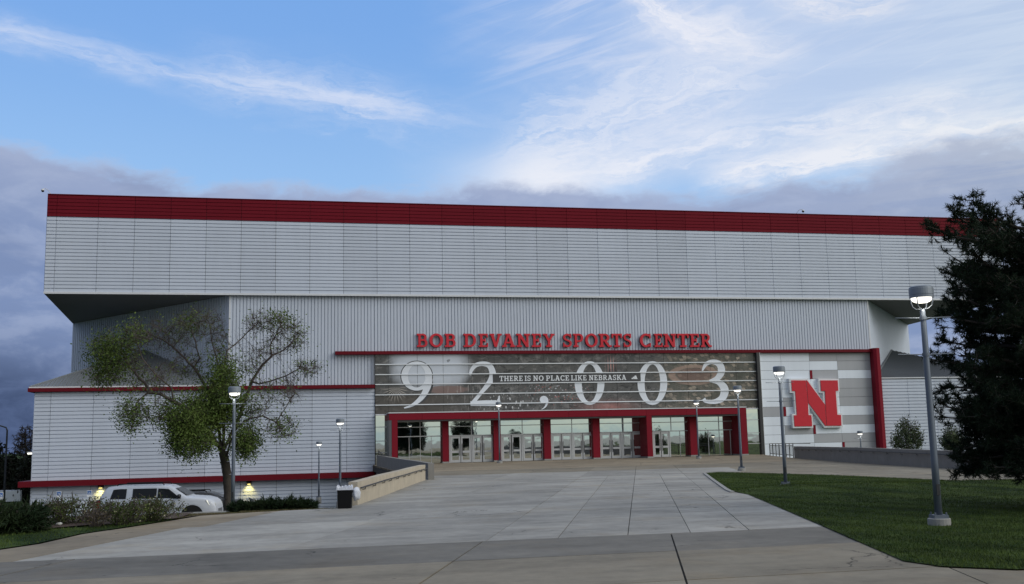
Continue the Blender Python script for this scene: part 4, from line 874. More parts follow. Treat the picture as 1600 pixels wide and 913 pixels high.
def blob(name, c, r, m_, parent, amp=.25, seed=0, sub=3, freq=5):
    bm = bmesh.new(); bmesh.ops.create_icosphere(bm, subdivisions=sub, radius=1)
    for v in bm.verts:
        n_ = mnoise.noise(Vector(v.co)*freq*.4+Vector((seed, 0, 0)))+.4*mnoise.noise(Vector(v.co)*freq+Vector((0, seed, 0))); k = 1+amp*n_; v.co = Vector((v.co.x*r[0]*k+c[0], v.co.y*r[1]*k+c[1], v.co.z*r[2]*k+c[2]))
    me = bpy.data.meshes.new(name); bm.to_mesh(me); bm.free(); me.materials.append(m_); me.polygons.foreach_set('use_smooth', [True]*len(me.polygons)); return link(name, me, parent)
blob('liner_bag', (.30, -.03, .38), (.115, .14, .17), M['bag'], t, .35, 3)
b = MB(); nq = 40
rimp = []
for k in range(nq):                         # crumpled collar of the bag over the rim
    a = 2*math.pi*k/nq; c_, s_ = math.cos(a), math.sin(a); e = 1/max(abs(c_), abs(s_)); rimp.append((c_*e, s_*e))
for k in range(nq):
    l = (k+1) % nq; (x0, y0), (x1, y1) = rimp[k], rimp[l]; j0, j1 = rng.uniform(-.02, .03), rng.uniform(-.02, .03)
    h0 = .03+.03*math.sin(k*2.1)+.02*math.sin(k*.9); h1 = .03+.03*math.sin(l*2.1)+.02*math.sin(l*.9)
    for (ra_, za, rb_, zb_) in ((.15, -.06, .17, .015), (.17, .015, .205, .008), (.205, .008, .21, -.05)):
        k0 = h0 if zb_ > 0 else 0; b.face([(x0*ra_, y0*ra_, hb+za+(h0 if za > 0 else 0)), (x1*ra_, y1*ra_, hb+za+(h1 if za > 0 else 0)), (x1*rb_, y1*rb_, hb+zb_+(h1 if zb_ > 0 else 0)), (x0*rb_, y0*rb_, hb+zb_+(h0 if zb_ > 0 else 0))])
b.build('bag_collar', M['bag'], t)

# ------------------------------------------------------------------ lit wall lights on the lower west wall
def wall_light(px, py, label):
    p = oy(px, py, YW-.02); t = thing('wall_light', label, 'wall light', tuple(p), 0, 'lit wall lights under the red ledge')
    b = MB(); b.v = [(-.2, 0, .13), (.2, 0, .13), (.2, 0, -.1), (-.2, 0, -.1), (-.16, -.26, .06), (.16, -.26, .06), (.16, -.26, -.02), (-.16, -.26, -.02)]
    b.f = [(0, 1, 2, 3), (7, 6, 5, 4), (0, 4, 5, 1), (1, 5, 6, 2), (3, 7, 4, 0)]; b.mi = [0]*5; b.build('hood', M['dark_metal'], t)
    MB().box(-.11, .11, -.20, -.05, -.09, -.07).build('lens', M['lens_warm'], t)
    l = bpy.data.lights.new('wall_light_glow', 'SPOT'); l.energy = 60; l.color = (1, .80, .22); l.spot_size = rad(105); l.spot_blend = .9; l.shadow_soft_size = .08
    lo = bpy.data.objects.new('wall_light_glow', l); C.objects.link(lo); lo.parent = t; lo.location = (0, -.30, -.12); lo.rotation_euler = (rad(24), 0, 0)
wall_light(157.5, 761, 'lit yellow wall light behind the white car tail')
wall_light(389, 755, 'lit yellow wall light right of the tree trunk')
# parking signs
def park_sign(px, py, Y, label):
    p = oy(px, py, Y); t = thing('parking_sign', label, 'sign', tuple(p), 0, 'blue and white parking signs along the west wall')
    MB().box(-.15, .15, -.012, 0, -.23, .23).build('sign_panel', M['white_paint'], t)
    MB().box(-.125, .125, -.017, -.0125, -.06, .20).build('blue_field', M['blue_sign'], t)
    b = MB(); ringn(b, 0, .03, .062, .062, .044, .044, lambda x, y: (x, y), -.020, 150, 400, 18); b.plate([(-.012, .05), (.012, .05), (.012, .11), (-.012, .11)], -.021, -.018); b.lathe([(.019, -.001), (.019, .001)], (0, -.020, .135), 10)
    b.plate(L_(0, .05, .05, .05, .022), -.022, -.018); b.plate(L_(.048, .05, .075, -.02, .022), -.023, -.018); b.build('symbol', M['white_paint'], t)
    MB().box(-.025, .025, .002, .045, -1.9, .24).build('post', M['dark_metal'], t)
park_sign(92, 773, 78.5, 'blue and white parking sign left of the two behind the shrubs')
park_sign(139.5, 771.5, 78.5, 'blue and white parking sign nearest the white car')
park_sign(1, 775.5, 70, 'blue and white parking sign cut off at the far left edge')
# roof cameras
def roof_cam(px, py, s, label):
    base_ = oy(px, py, 83.6); t = thing('roof_camera', label, 'camera', (float(base_[0]), 83.6, ZT+.02), 0, 'domed cameras on the parapet')
    MB().tube([(0, 0, -.02), (s*.12, -.1, .22), (s*.22, -.2, .38), (s*.40, -.3, .46), (s*.56, -.35, .44), (s*.58, -.35, .38)], .022, 6).build('bracket', M['trim'], t, True)
    MB().lathe([(.10, .40), (.12, .34), (.12, .28)], (s*.58, -.35, 0), 14).build('housing', M['trim'], t, True)
    MB().lathe([(.105, .28), (.09, .20), (.02, .165)], (s*.58, -.35, 0), 14).build('dome', M['black'], t, True)
roof_cam(81, 303, -1, 'small domed camera on a bent bracket at the left roof corner')
roof_cam(1243, 337, 1, 'small domed camera on a bent bracket above the right parapet')

# ------------------------------------------------------------------ cars
def make_car(name, label, loc, rz, paint, L=4.85, Hh=1.80, Wd=1.96, seed=0):
    t = thing(name, label, 'car', loc, rz); h = Wd/2
    zb = .42
    # stations: x, belt z, top z, belt half width, top half width
    q_ = Hh/1.80
    st = [(-L/2, .95, .98, .80, .74), (-L/2+.05, 1.18, 1.24, h-.08, h-.14), (-L/2+.14, 1.25, 1.50, h-.04, h-.20), (-L/2+.34, 1.26, 1.75, h-.02, h-.24), (-L/2+.8, 1.26, 1.80, h, h-.22), (-.1, 1.25, 1.80, h, h-.22), (.40, 1.25, 1.765, h, h-.23), (.68, 1.24, 1.63, h, h-.21),
          (1.00, 1.23, 1.43, h, h-.16), (1.16, 1.22, 1.32, h-.01, h-.10), (1.80, 1.18, 1.27, h-.04, h-.14), (L/2-.24, 1.11, 1.20, h-.08, h-.18), (L/2-.10, 1.02, 1.10, h-.12, h-.22), (L/2-.03, .86, .93, h-.17, h-.26), (L/2, .66, .70, h-.22, h-.31)]
    st = [(x, zc*q_, zt_2*q_, wb, wt_) for x, zc, zt_2, wb, wt_ in st]
    V_ = []; F_ = []
    for x, zc, zt_2, wb, wt_ in st:
        f = (abs(x)-(L/2-.3))/.3; zlow = zb+(.06*max(0, f)); half = [(wb*.80, zlow), (wb*.965, zlow+.06), (wb, .68 if zc > .75 else zc-.06), (wb*.995, zc-.06), (wb*.975, zc), (wt_+(wb-wt_)*.12, zt_2-min(.10, (zt_2-zc)*.4)), (wt_-.06, zt_2-.015), (wt_*.5, zt_2+.012)]
        ring = [(x, -a, z) for a, z in half]+[(x, a, z) for a, z in half[::-1]]; V_ += ring
    n = 16
    for k in range(len(st)-1):
        for j in range(n): l = (j+1) % n; F_.append((k*n+j, (k+1)*n+j, (k+1)*n+l, k*n+l))
    F_.append(tuple(range(n))); F_.append(tuple((len(st)-1)*n+j for j in range(n))[::-1])
    me = bpy.data.meshes.new('body'); me.from_pydata(V_, [], F_); me.materials.append(paint); bm = bmesh.new(); bm.from_mesh(me); bmesh.ops.recalc_face_normals(bm, faces=bm.faces[:]); bm.to_mesh(me); bm.free()
    me.polygons.foreach_set('use_smooth', [True]*len(me.polygons)); me.update(); me.set_sharp_from_angle(angle=rad(38)); body = link('body', me, t)
    def side(x):                            # belt and roof line along the length
        X_ = [s[0] for s in st]; return [float(np.interp(x, X_, [s[i] for s in st])) for i in (1, 2, 3, 4)]
    def win(xs0, xs1, x0t, x1t, s, nm='side_window'):
        b = MB(); n_ = 5
        for k in range(n_):
            q = []
            for u, topf in ((k/n_, 0), ((k+1)/n_, 0), ((k+1)/n_, 1), (k/n_, 1)):
                x = (xs0+(xs1-xs0)*u) if not topf else (x0t+(x1t-x0t)*u); zc, zt_2, wb, wt_ = side(x); f = .92 if topf else .07
                z = zc+(zt_2-.09-zc)*f; ya = wb*.975+(wt_+(wb-wt_)*.12-wb*.975)*f+.012; q.append((x, s*ya, z))
            b.face(q if s < 0 else q[::-1])
        return b.build(nm, M['car_glass'], t)
    for s in (-1, 1):
        win(-L/2+.50, -L/2+1.12, -L/2+.60, -L/2+1.12, s); win(-L/2+1.36, -.02, -L/2+1.36, -.02, s); win(.03, .96, .03, .46, s)
        MB().box(-.04, .06, s*(h+.012)-.03, s*(h+.012)+.03, .92, .955).build('door_handle', paint, t) if s < 0 else None
        b = MB(); b.lathe([(.05, -.08), (.10, -.05), (.11, .04), (.06, .09)], (0, 0, 0), 10); m_o = b.build('mirror', M['car_black'] if paint is M['car_white'] else paint, t, True); m_o.location = (.90, s*(h+.10), 1.34*q_); m_o.scale = (.8, 1.2, 1)
        MB().tube([(-L/2+.7, s*(h-.34), Hh+.0), (-L/2+.75, s*(h-.34), Hh+.06), (.15, s*(h-.34), Hh+.06), (.22, s*(h-.34), Hh-.01)], .022, 6).build('roof_rail', M['black'], t)
        b = MB(); b.v = [(L/2-.30, s*(h-.115), .76), (L/2-.06, s*(h-.30), .72), (L/2-.09, s*(h-.29), .84), (L/2-.42, s*(h-.09), .97), (L/2-.42, s*(h-.20), .955), (L/2-.12, s*(h-.40), .86)]
        b.f = [(0, 1, 2, 3), (3, 2, 5, 4)] if s < 0 else [(3, 2, 1, 0), (4, 5, 2, 3)]; b.mi = [0, 0]; o = b.build('headlight', M['headlamp'], t); o.location = (.035, s*.045, .19*q_)
        MB().box(-L/2-.02, -L/2+.13, s*(h-.10)-.06, s*(h-.10)+.075, .80, 1.25).build('tail_light', M['tail'], t)
        for wx in (-1.42, 1.40):
            w_ = thing('wheel', None, None, (wx, s*(h-.10), .47)); w_.parent = t; hh = .115
            def disc(b, r0, r1, y0, y1, n=28):
                for k in range(n):
                    a, c = 2*math.pi*k/n, 2*math.pi*(k+1)/n
                    b.face([(r0*math.cos(a), y0, r0*math.sin(a)), (r0*math.cos(c), y0, r0*math.sin(c)), (r1*math.cos(c), y1, r1*math.sin(c)), (r1*math.cos(a), y1, r1*math.sin(a))])
            b = MB()
            for r0, r1, y0, y1 in ((.23, .34, -hh, -hh), (.34, .365, -hh, -hh+.03), (.365, .365, -hh+.03, hh-.03), (.365, .34, hh-.03, hh), (.34, .23, hh, hh)): disc(b, r0, r1, y0, y1)
            o = b.build('tyre', M['rubber'], w_)
            b = MB(); disc(b, .0, .05, s*(hh-.01), s*(hh-.01)); disc(b, .20, .232, s*(hh-.012), s*(hh-.005))
            for k in range(5): a = 2*math.pi*k/5+.3; b.bar((.04*math.cos(a), s*(hh-.02), .04*math.sin(a)), (.21*math.cos(a), s*(hh-.015), .21*math.sin(a)), .06, .03)
            disc(b, .0, .23, s*(hh-.07), s*(hh-.07)); b.build('rim', M['rim'], w_)
            b = MB(); disc(b, .0, .46, s*.112, s*.112, 32); disc(b, .46, .455, s*.112, s*.02); ar = b.build('wheel_arch', M['rubber'], t); ar.location = (wx, s*(h-.10), .54)
            # painted lip of the arch
            b = MB(); ringn(b, 0, 0, .50, .50, .45, .45, lambda x, y: (x, y), 0.0, -5, 185, 20)
            o = b.build('arch_lip', paint, t); o.location = (wx, s*(h+.018), .54)
    b = MB(); b.face([(.66, -h+.34, Hh-.17), (.66, h-.34, Hh-.17), (1.12, h-.24, 1.35*q_), (1.12, -h+.24, 1.35*q_)]); o = b.build('windscreen', M['car_glass'], t); o.location = (.02, 0, .03)
    MB().box(L/2-.10, L/2+.03, -h+.45, h-.45, .46, .60).build('bumper_grille', M['black'], t); MB().box(L/2-.06, L/2+.02, -.42, .42, .66, .80).build('grille', M['rim'], t)
    return t
pc = oy(253, 800, 45.0); zc_ = float(oy(253, 755.5, 44.2)[2])-1.86
make_car('parked_car', 'white parked car half hidden by the flowering shrubs', (float(pc[0]), 45.0, zc_), rad(-7), M['car_white'], 4.62)
pc = oy(318, 780, 50.0); zc_ = float(oy(318, 769.5, 49.5)[2])-1.45
make_car('parked_car', 'black parked car behind the tree trunk, past the white car', (float(pc[0]), 50.2, zc_), rad(-6), M['car_black'], 4.5, 1.46, 1.80)
# white box trailer far left, street lights there
p = oy(14, 774, 105); t = thing('box_trailer', 'white box trailer far off at the left edge', 'trailer', (float(p[0]), 105, -3.4)); zt2 = float(oy(14, 766.5, 105)[2])+3.4
MB().box(-2.4, 1.2, -1, 1, .55, zt2).build('box_body', M['white_paint'], t); MB().box(1.25, 1.3, -1.0, 1.0, .5, zt2+.02).build('edge_frame', M['alu'], t)
for x in (-1.4, -.6):
    MB().tube([(x, -1.0, .35), (x, -.75, .35)], .35, 14).build('wheel', M['rubber'], t)
MB().box(1.3, 2.4, -.06, .06, .45, .55).build('drawbar', M['dark_metal'], t)
p = oy(10, 700, 95); t = thing('light_mast', 'thin dark light mast with a bent arm at the far left edge', 'street lamp', (float(p[0]), 95, -3.3)); ztp = float(oy(10, 671, 95)[2])+3.3
b = MB(); b.tube([(0, 0, 0), (0, 0, ztp-.1), (-.1, 0, ztp+.15), (-.9, 0, ztp+.42)], [.09, .07, .06, .05], 8); b.build('pole', M['dark_metal'], t); MB().box(-1.5, -.85, -.12, .12, ztp+.36, ztp+.48).build('lamp_head', M['dark_metal'], t)
p = oy(50, 708, 92); t = thing('street_light', 'lit street light beside the west end of the building', 'street lamp', (float(p[0]), 92, -3.3)); ztp = float(p[2])+3.3
MB().tube([(.15, 0, 0), (.15, 0, ztp+.05)], .06, 8).build('pole', M['dark_metal'], t); MB().box(-.34, .30, -.22, .22, ztp+.02, ztp+.12).build('lamp_head', M['alu'], t); MB().box(-.30, .24, -.18, .18, ztp-.10, ztp+.018).build('lens', M['lens'], t)
# pale stones in the planting bed
for k, (px, py, s, lb) in enumerate(((14, 826, .16, 'pale flat stone at the left edge of the planting bed'), (30, 822, .13, 'pale broken stone beside the dark juniper'), (36, 819, .11, 'small pale stone half under the juniper'), (92, 821, .13, 'pale stone in the mulch below the left shrub'), (154, 818.5, .12, 'pale stone in the mulch before the flowering shrub'))):
    P = oz(px, py, .06); blob('stone', (0, 0, 0), (s*.8, s*.55, s*.28), M['stone'], None, .5, k*7, 2, 4)
    o = bpy.context.scene.objects[-1] if False else [q for q in C.objects if q.name.startswith('stone')][-1]; o.location = tuple(P+np.array([0, 0, .02])); o.rotation_euler = (0, .1*k, .7*k); tag(o, lb, 'stone', 'pale stones in the planting bed')

# ------------------------------------------------------------------ vegetation
def leaves(pts, size, asp=.55, nrm_up=.3):
    """one folded two-triangle leaf per point"""
    n = len(pts); a = rng.normal(0, 1, (n, 3)); a /= np.linalg.norm(a, axis=1)[:, None]; c = rng.normal(0, 1, (n, 3)); c -= a*(a*c).sum(1)[:, None]; c /= np.linalg.norm(c, axis=1)[:, None]
    s = size*rng.uniform(.6, 1.35, n)[:, None]; p = np.asarray(pts); v = np.stack([p, p+a*s*.5+c*s*asp*.5, p+a*s, p+a*s*.5-c*s*asp*.5], 1).reshape(-1, 3)
    f = np.arange(4*n).reshape(-1, 4); return v, f
def tubes(segs, n=5):
    """segs: arrays a, b, ra, rb -> tapered tubes"""
    a, b_, ra, rb = [np.asarray(q, float) for q in segs]; t = b_-a; L = np.linalg.norm(t, axis=1)[:, None]+1e-9; t = t/L; ref = np.where(np.abs(t[:, 2:3]) < .9, [[0, 0, 1.]], [[1., 0, 0]]); u = np.cross(t, ref); u /= np.linalg.norm(u, axis=1)[:, None]; w_ = np.cross(t, u)
    q = 2*np.pi*np.arange(n)/n; ring = np.cos(q)[None, :, None]*u[:, None]+np.sin(q)[None, :, None]*w_[:, None]
    v = np.concatenate([a[:, None]+ring*ra[:, None, None], b_[:, None]+ring*rb[:, None, None]], 1); m = len(a); base_ = (np.arange(m)*2*n)[:, None]; j = np.arange(n); l = (j+1) % n
    f = np.stack([base_+j, base_+l, base_+n+l, base_+n+j], -1).reshape(-1, 4); return v.reshape(-1, 3), f
def grow(attr, start, step=.16, di=1.6, dk=.21, iters=140, trunk=None, seed=1, skel=None):
    """space colonisation: branches grow towards attraction points"""
    r = np.random.default_rng(seed); nodes = [np.array(p, float) for p in trunk]; par = [-1]+list(range(len(trunk)-1)) if skel is None else list(skel); attr = np.array(attr); alive = np.ones(len(attr), bool)
    for it in range(iters):
        N = np.array(nodes); A2 = attr[alive]
        if len(A2) == 0: break
        d2 = ((A2[:, None]-N[None])**2).sum(-1); k = d2.argmin(1); dm = np.sqrt(d2[np.arange(len(A2)), k]); ok = dm < di
        if not ok.any(): di *= 1.3; continue
        new = []
        for q in np.unique(k[ok]):
            v = A2[ok][k[ok] == q]-N[q]; v /= np.linalg.norm(v, axis=1)[:, None]; g = v.sum(0)+r.normal(0, .25, 3); g /= np.linalg.norm(g)+1e-9; new.append((q, N[q]+g*step))
        for q, p in new: nodes.append(p); par.append(int(q))
        N = np.array(nodes); al = np.where(alive)[0]; d2 = ((attr[al][:, None]-N[None, -len(new):])**2).sum(-1).min(1); alive[al[d2 < dk*dk]] = False
    return np.array(nodes), np.array(par)
def radii(par, tip, expo=2.3):
    n = len(par); r = np.zeros(n); kids = np.zeros(n, int)
    for k in range(n-1, 0, -1): kids[par[k]] += 1
    acc = np.where(kids == 0, tip**expo, 0.0)
    for k in range(n-1, 0, -1): acc[par[k]] += acc[k]
    return acc**(1/expo), kids
def tree(name, label, base_, attr, trunk, leaf_fn, rmax, tip=.006, leaf_m='leaf', leaf_size=.07, group=None, seed=1, step=.16, cat='tree', skel=None):
    t = thing(name, label, cat, tuple(base_), 0, group); nodes, par = grow(attr, None, step, trunk=trunk, seed=seed, skel=skel); r, kids = radii(par, tip); r = tip+(rmax-tip)*(r/max(r[0], 1e-6))**1.55
    k = np.arange(1, len(nodes)); off = np.array(base_, float); nd = nodes-off
    v, f = tubes((nd[par[k]], nd[k], np.minimum(r[par[k]], r[k]*1.25+.004), r[k]), 6); big = r[k] > rmax*.30
    fb = np.repeat(big, 6); used = lambda sel: sel
    link('trunk', raw_mesh('trunk', v, f[fb], M['bark'], True), t)
    # fine side twigs
    thin = np.where(r < rmax*.16)[0]; thin = thin[thin > 0]; tw = rng.choice(thin, min(len(thin)*4, 24000)); dirn = nd[tw]-nd[par[tw]]; dirn /= np.linalg.norm(dirn, axis=1)[:, None]+1e-9
    dv = dirn*.7+rng.normal(0, .65, (len(tw), 3)); dv /= np.linalg.norm(dv, axis=1)[:, None]; Lt = rng.uniform(.12, .46, len(tw))[:, None]; e = nd[tw]+dv*Lt
    v2, f2 = tubes((nd[tw], e, np.full(len(tw), tip), np.full(len(tw), tip*.55)), 3)
    link('limbs', raw_mesh('limbs', np.concatenate([v, v2]), np.concatenate([f[~fb], f2+len(v)]), M['twig'], True), t, kind='stuff')
    P = leaf_fn(nd, par, r, tw, e)
    v, f = leaves(P, leaf_size); link('crown', raw_mesh('crown', v, f, M[leaf_m]), t, kind='stuff'); return t
# the spring tree by the lamp post
TY = 41.0; TP = lambda px, py, dy=0.0: oy(px, py, TY+dy)
tb = TP(357, 815); tb[2] = float(terrain(tb[0], TY))-.1
limbs_px = {'T': (None, 0, [(357, 800, 0), (356, 780, 0), (356, 760, 0), (355, 742, 0), (352, 722, 0), (348, 706, 0)]),
 'A': ('T', 5, [(332, 682, -.3), (315, 658, -.6), (292, 640, -.9), (271, 627, -1.1), (251, 616, -1.2), (231, 614, -1.2), (216, 626, -1.2), (208, 646, -1.2)]),
 'A2': ('A', 5, [(232, 606, -.9), (217, 590, -.6), (200, 570, -.4), (188, 548, -.2)]),
 'A3': ('A', 3, [(268, 606, -1.3), (245, 588, -1.5), (222, 560, -1.6), (214, 535, -1.6)]),
 'B': ('T', 5, [(341, 668, .3), (333, 640, .6), (322, 606, .8), (303, 574, .9), (289, 560, 1.0), (271, 543, 1.1), (253, 530, 1.3), (236, 524, 1.4)]),
 'B2': ('B', 3, [(312, 560, .2), (306, 535, -.2), (298, 510, -.3)]),
 'C': ('T', 5, [(350, 676, 0), (349, 640, -.2), (350, 604, -.2), (351, 568, -.1), (355, 548, 0), (372, 534, .2), (387, 519, .3), (402, 506, .4)]),
 'C2': ('C', 2, [(341, 572, .5), (333, 540, .9), (328, 512, 1.1)]),
 'D': ('T', 5, [(360, 680, .4), (376, 648, .7), (385, 618, .9), (393, 596, .9), (410, 571, .8), (425, 556, .7), (422, 540, .6), (431, 524, .6), (438, 510, .6)]),
 'D2': ('D', 3, [(404, 600, .5), (422, 596, .2), (446, 588, 0), (468, 576, -.1), (487, 581, -.1)]),
 'D3': ('D', 5, [(442, 548, 1.0), (456, 536, 1.2), (462, 520, 1.3)]),
 'E': ('T', 4, [(360, 690, -.5), (370, 668, -.9), (390, 654, -1.2), (411, 650, -1.4), (432, 660, -1.5), (446, 638, -1.5), (461, 614, -1.5)]),
 'F': ('T', 5, [(338, 690, -.6), (318, 684, -1.0), (300, 682, -1.3), (284, 690, -1.4)])}
trunk = [tb]; skel = [-1]; idx = {}
for nm_, (pa, pi, pts) in limbs_px.items():
    cur = 0 if pa is None else idx[pa][pi]; idx[nm_] = []
    for q in pts:
        tgt = TP(*q); n_ = max(1, int(np.linalg.norm(tgt-trunk[cur])/.22)); a0 = trunk[cur].copy()
        for k in range(1, n_+1): trunk.append(a0+(tgt-a0)*k/n_+(rng.normal(0, .012, 3) if k < n_ else 0)); skel.append(cur); cur = len(trunk)-1
        idx[nm_].append(cur)
lobes = [(172, 552, 28, 40, 60, -.2), (160, 585, 20, 20, 22, -.3), (212, 530, 28, 24, 50, -1.4), (200, 572, 24, 24, 40, -.6), (240, 518, 34, 18, 60, 1.3), (270, 530, 30, 22, 50, 1.1), (300, 505, 30, 18, 60, -.2), (330, 512, 22, 26, 60, 1.0), (345, 545, 16, 30, 30, .2), (290, 570, 30, 20, 40, .8), (240, 590, 36, 26, 60, -1.0),
         (204, 650, 18, 24, 40, -1.2), (235, 640, 24, 22, 26, -1.1), (285, 655, 34, 32, 70, -1.0), (300, 694, 36, 20, 60, -1.2), (330, 640, 30, 40, 80, 0), (350, 610, 24, 40, 60, -.2), (385, 690, 18, 24, 30, -1.0),
         (402, 505, 18, 18, 40, .4), (435, 508, 24, 20, 70, .6), (462, 525, 16, 22, 36, 1.2), (430, 545, 24, 20, 36, .7), (400, 560, 24, 26, 36, .6), (478, 576, 22, 14, 40, -.1), (445, 596, 24, 18, 26, 0), (456, 618, 14, 18, 24, -1.5), (440, 668, 24, 18, 40, -1.5), (410, 628, 22, 26, 26, -.6)]
at_ = []
for px, py, sx, sy, n, dy in lobes:
    for _ in range(int(n*2.6)):
        v = rng.normal(0, 1, 3)*[1.12, 1.12, 1.2]; v *= rng.random()**.4/np.linalg.norm(v/[1.12, 1.12, 1.2]); at_.append(TP(px+sx*v[0], py+sy*v[1], dy+v[2]*.9))
green = [(165, 560, 36, 42, 1.0), (200, 528, 26, 22, .55), (235, 520, 16, 10, .12), (296, 505, 26, 14, .40), (200, 645, 34, 34, .75), (295, 668, 48, 44, 1.0), (345, 650, 42, 55, 1.0), (345, 580, 34, 34, .75), (385, 690, 22, 30, .85), (438, 500, 26, 14, .50), (466, 525, 14, 22, .35), (480, 575, 20, 15, .22), (446, 668, 26, 18, .40), (410, 615, 30, 24, .22), (200, 600, 36, 24, .40)]
def spring_leaves(nd, par, r, tw, e):
    P = np.concatenate([e, nd[tw]+(e-nd[tw])*.5]); Wd_ = P+tb; px = np.array([pxof(q)[0] for q in Wd_]); py = np.array([pxof(q)[1] for q in Wd_])
    w_ = np.zeros(len(P))
    for gx_, gy_, sx, sy, a in green: w_ = np.maximum(w_, a*np.exp(-(((px-gx_)/sx)**2+((py-gy_)/sy)**2)))
    w_ = np.clip(w_**1.5+.02, 0, 1); out = []
    for _ in range(17): k = rng.random(len(P)) < w_*(.34+.42*(py > 570)*(np.abs(px-330) < 70)); out.append(P[k]+rng.normal(0, .19, (k.sum(), 3)))
    return np.concatenate(out)
tree('spring_tree', 'half bare deciduous tree leafing out in front of the west wing', tb, at_, trunk, spring_leaves, .185, .005, 'leaf', .085, seed=4, skel=skel, step=.13)
# bare and dark trees beyond the building at the far left
for px, py, Y, sx, sy, nm, lb, nlf in ((42, 694, 128, 19, 26, 'bare_tree', 'bare brown tree rising beside the west end of the building', 0), (12, 745, 112, 26, 27, 'dark_tree', 'dark leafy tree behind the white trailer', 5200), (47, 752, 105, 16, 28, 'dark_tree', 'dark leafy tree under the lit street light', 4200), (-22, 728, 118, 24, 40, 'dark_tree', 'dark leafy tree cut by the left edge', 4200)):
    c = oy(px, py, Y); s = Y/FOC; base_ = np.array([c[0], Y, -3.4]); at2 = []
    for _ in range(330): v = rng.normal(0, 1, 3); v *= rng.random()**.35/np.linalg.norm(v); at2.append(c+np.array([v[0]*sx*s, v[2]*sx*s, v[1]*sy*s]))
    trk = [base_+np.array([0, 0, z]) for z in np.arange(0, max(1.0, c[2]-base_[2]-sy*s*.7)+.4, .4)]
    def dense(nd, par, r, tw, e, n=nlf):
        if n == 0: return e[:200]
        k = rng.integers(0, len(e), n); return e[k]+rng.normal(0, .28, (n, 3))
    tree(nm, lb, base_, at2, trk, dense, .20, .022 if nlf == 0 else .02, 'far', .06 if nlf == 0 else .36, seed=int(px+50), step=.4)
# shrubs
def shrub(name, label, loc, dims, n, size, lm, stems=24, lean=.0, extra=None, group=None, seed=0, cat='shrub'):
    r = np.random.default_rng(seed); t = thing(name, label, cat, tuple(loc), 0, group); dims = np.array(dims); A_s = []; B_s = []; P = []
    for k in range(stems):
        a = r.uniform(0, 2*np.pi); q = r.random()**.5; tip_ = np.array([math.cos(a)*q*dims[0], math.sin(a)*q*dims[1], dims[2]*(1-.45*q*q)*r.uniform(.62, 1.12)]); b0 = np.array([tip_[0]*.25, tip_[1]*.25, -.03]); m1 = b0*.5+tip_*.5+r.normal(0, .05, 3)*dims
        A_s += [b0, m1]; B_s += [m1, tip_]
        for u in r.random(max(1, n//stems))**.6: p = (b0*(1-u)+m1*u) if u < .4 else m1*(1-(u-.4)/.6)+tip_*(u-.4)/.6; P.append(p+r.normal(0, .09, 3)*(.4+dims)*(1.1-.5*u))
        for _ in range(4):
            u = r.uniform(.3, 1); s0 = m1*(1-u)+tip_*u; A_s.append(s0); B_s.append(s0+r.normal(0, .12, 3)*dims+[0, 0, .10*dims[2]])
    P = np.array(P); P = P[P[:, 2] > .0]; k = len(A_s); v, f = tubes((A_s, B_s, np.full(k, .009), np.full(k, .004)), 4); link('stems', raw_mesh('stems', v, f, M['twig']), t)
    v, f = leaves(P, size); link('foliage', raw_mesh('foliage', v, f, M[lm]), t, kind='stuff')
    if extra: q = P[r.integers(0, len(P), extra)]; v, f = leaves(q+r.normal(0, .03, (extra, 3)), .035, .9); link('blossom', raw_mesh('blossom', v, f, M['blossom']), t, kind='stuff')
    return t
def sprays(name, label, loc, dims, n, lm, seed=0, cat='shrub', L=.16):
    """low juniper: stiff short needles set along arching shoots"""
    r = np.random.default_rng(seed); t = thing(name, label, cat, tuple(loc)); dims = np.array(dims); V_ = []; As = []; Bs = []
    for k in range(n):
        a = r.uniform(0, 2*np.pi); q = r.random()**.5; b0 = np.array([math.cos(a)*q*dims[0]*.75, math.sin(a)*q*dims[1]*.75, dims[2]*.30*r.random()]); d = np.array([math.cos(a)*.8, math.sin(a)*.8, r.uniform(.1, .9)])+r.normal(0, .3, 3); d /= np.linalg.norm(d); ln = dims[2]*r.uniform(.5, 1.05)*(1.1-.4*q)
        e = b0+d*ln; As.append(b0); Bs.append(e)
        for u in np.linspace(.15, 1, 9):
            p = b0+(e-b0)*u
            for _ in range(3):
                n_ = d*.8+r.normal(0, .5, 3); n_ /= np.linalg.norm(n_); w_ = np.cross(n_, r.normal(0, 1, 3)); w_ /= np.linalg.norm(w_); l_ = L*r.uniform(.6, 1.2); V_ += [p-w_*.016, p+w_*.016, p+n_*l_]
    v = np.array(V_); link('foliage', raw_mesh('foliage', v, np.arange(len(v)).reshape(-1, 3), M[lm]), t, kind='stuff'); v, f = tubes((As, Bs, np.full(n, .008), np.full(n, .004)), 4); link('stems', raw_mesh('stems', v, f, M['twig']), t); return t
def gz(px, py): return oz(px, py, .05)
P = gz(115, 817); shrub('flowering_shrub', 'loose green shrub with bare stems left of the white car', P, (.95, .7, .60), 3000, .050, 'bush', 46, seed=2)
P = gz(78, 820); shrub('flowering_shrub', 'straggly shrub with tall thin stems beside the dark juniper', P, (.55, .5, .62), 1100, .045, 'bush', 30, seed=8)
P = gz(190, 818); shrub('flowering_shrub', 'flowering green shrub before the tail of the white car', P, (.62, .6, .56), 2300, .048, 'bush', 40, extra=60, seed=3)
P = gz(237, 812); shrub('flowering_shrub', 'rounded shrub with cream blossom hiding the doors of the white car', P, (.75, .6, .54), 2900, .046, 'bush', 46, extra=170, seed=5)
P = gz(150, 821); shrub('flowering_shrub', 'low reddish twiggy shrub between the two flowering shrubs', P, (.45, .4, .42), 500, .04, 'dry', 40, seed=6)
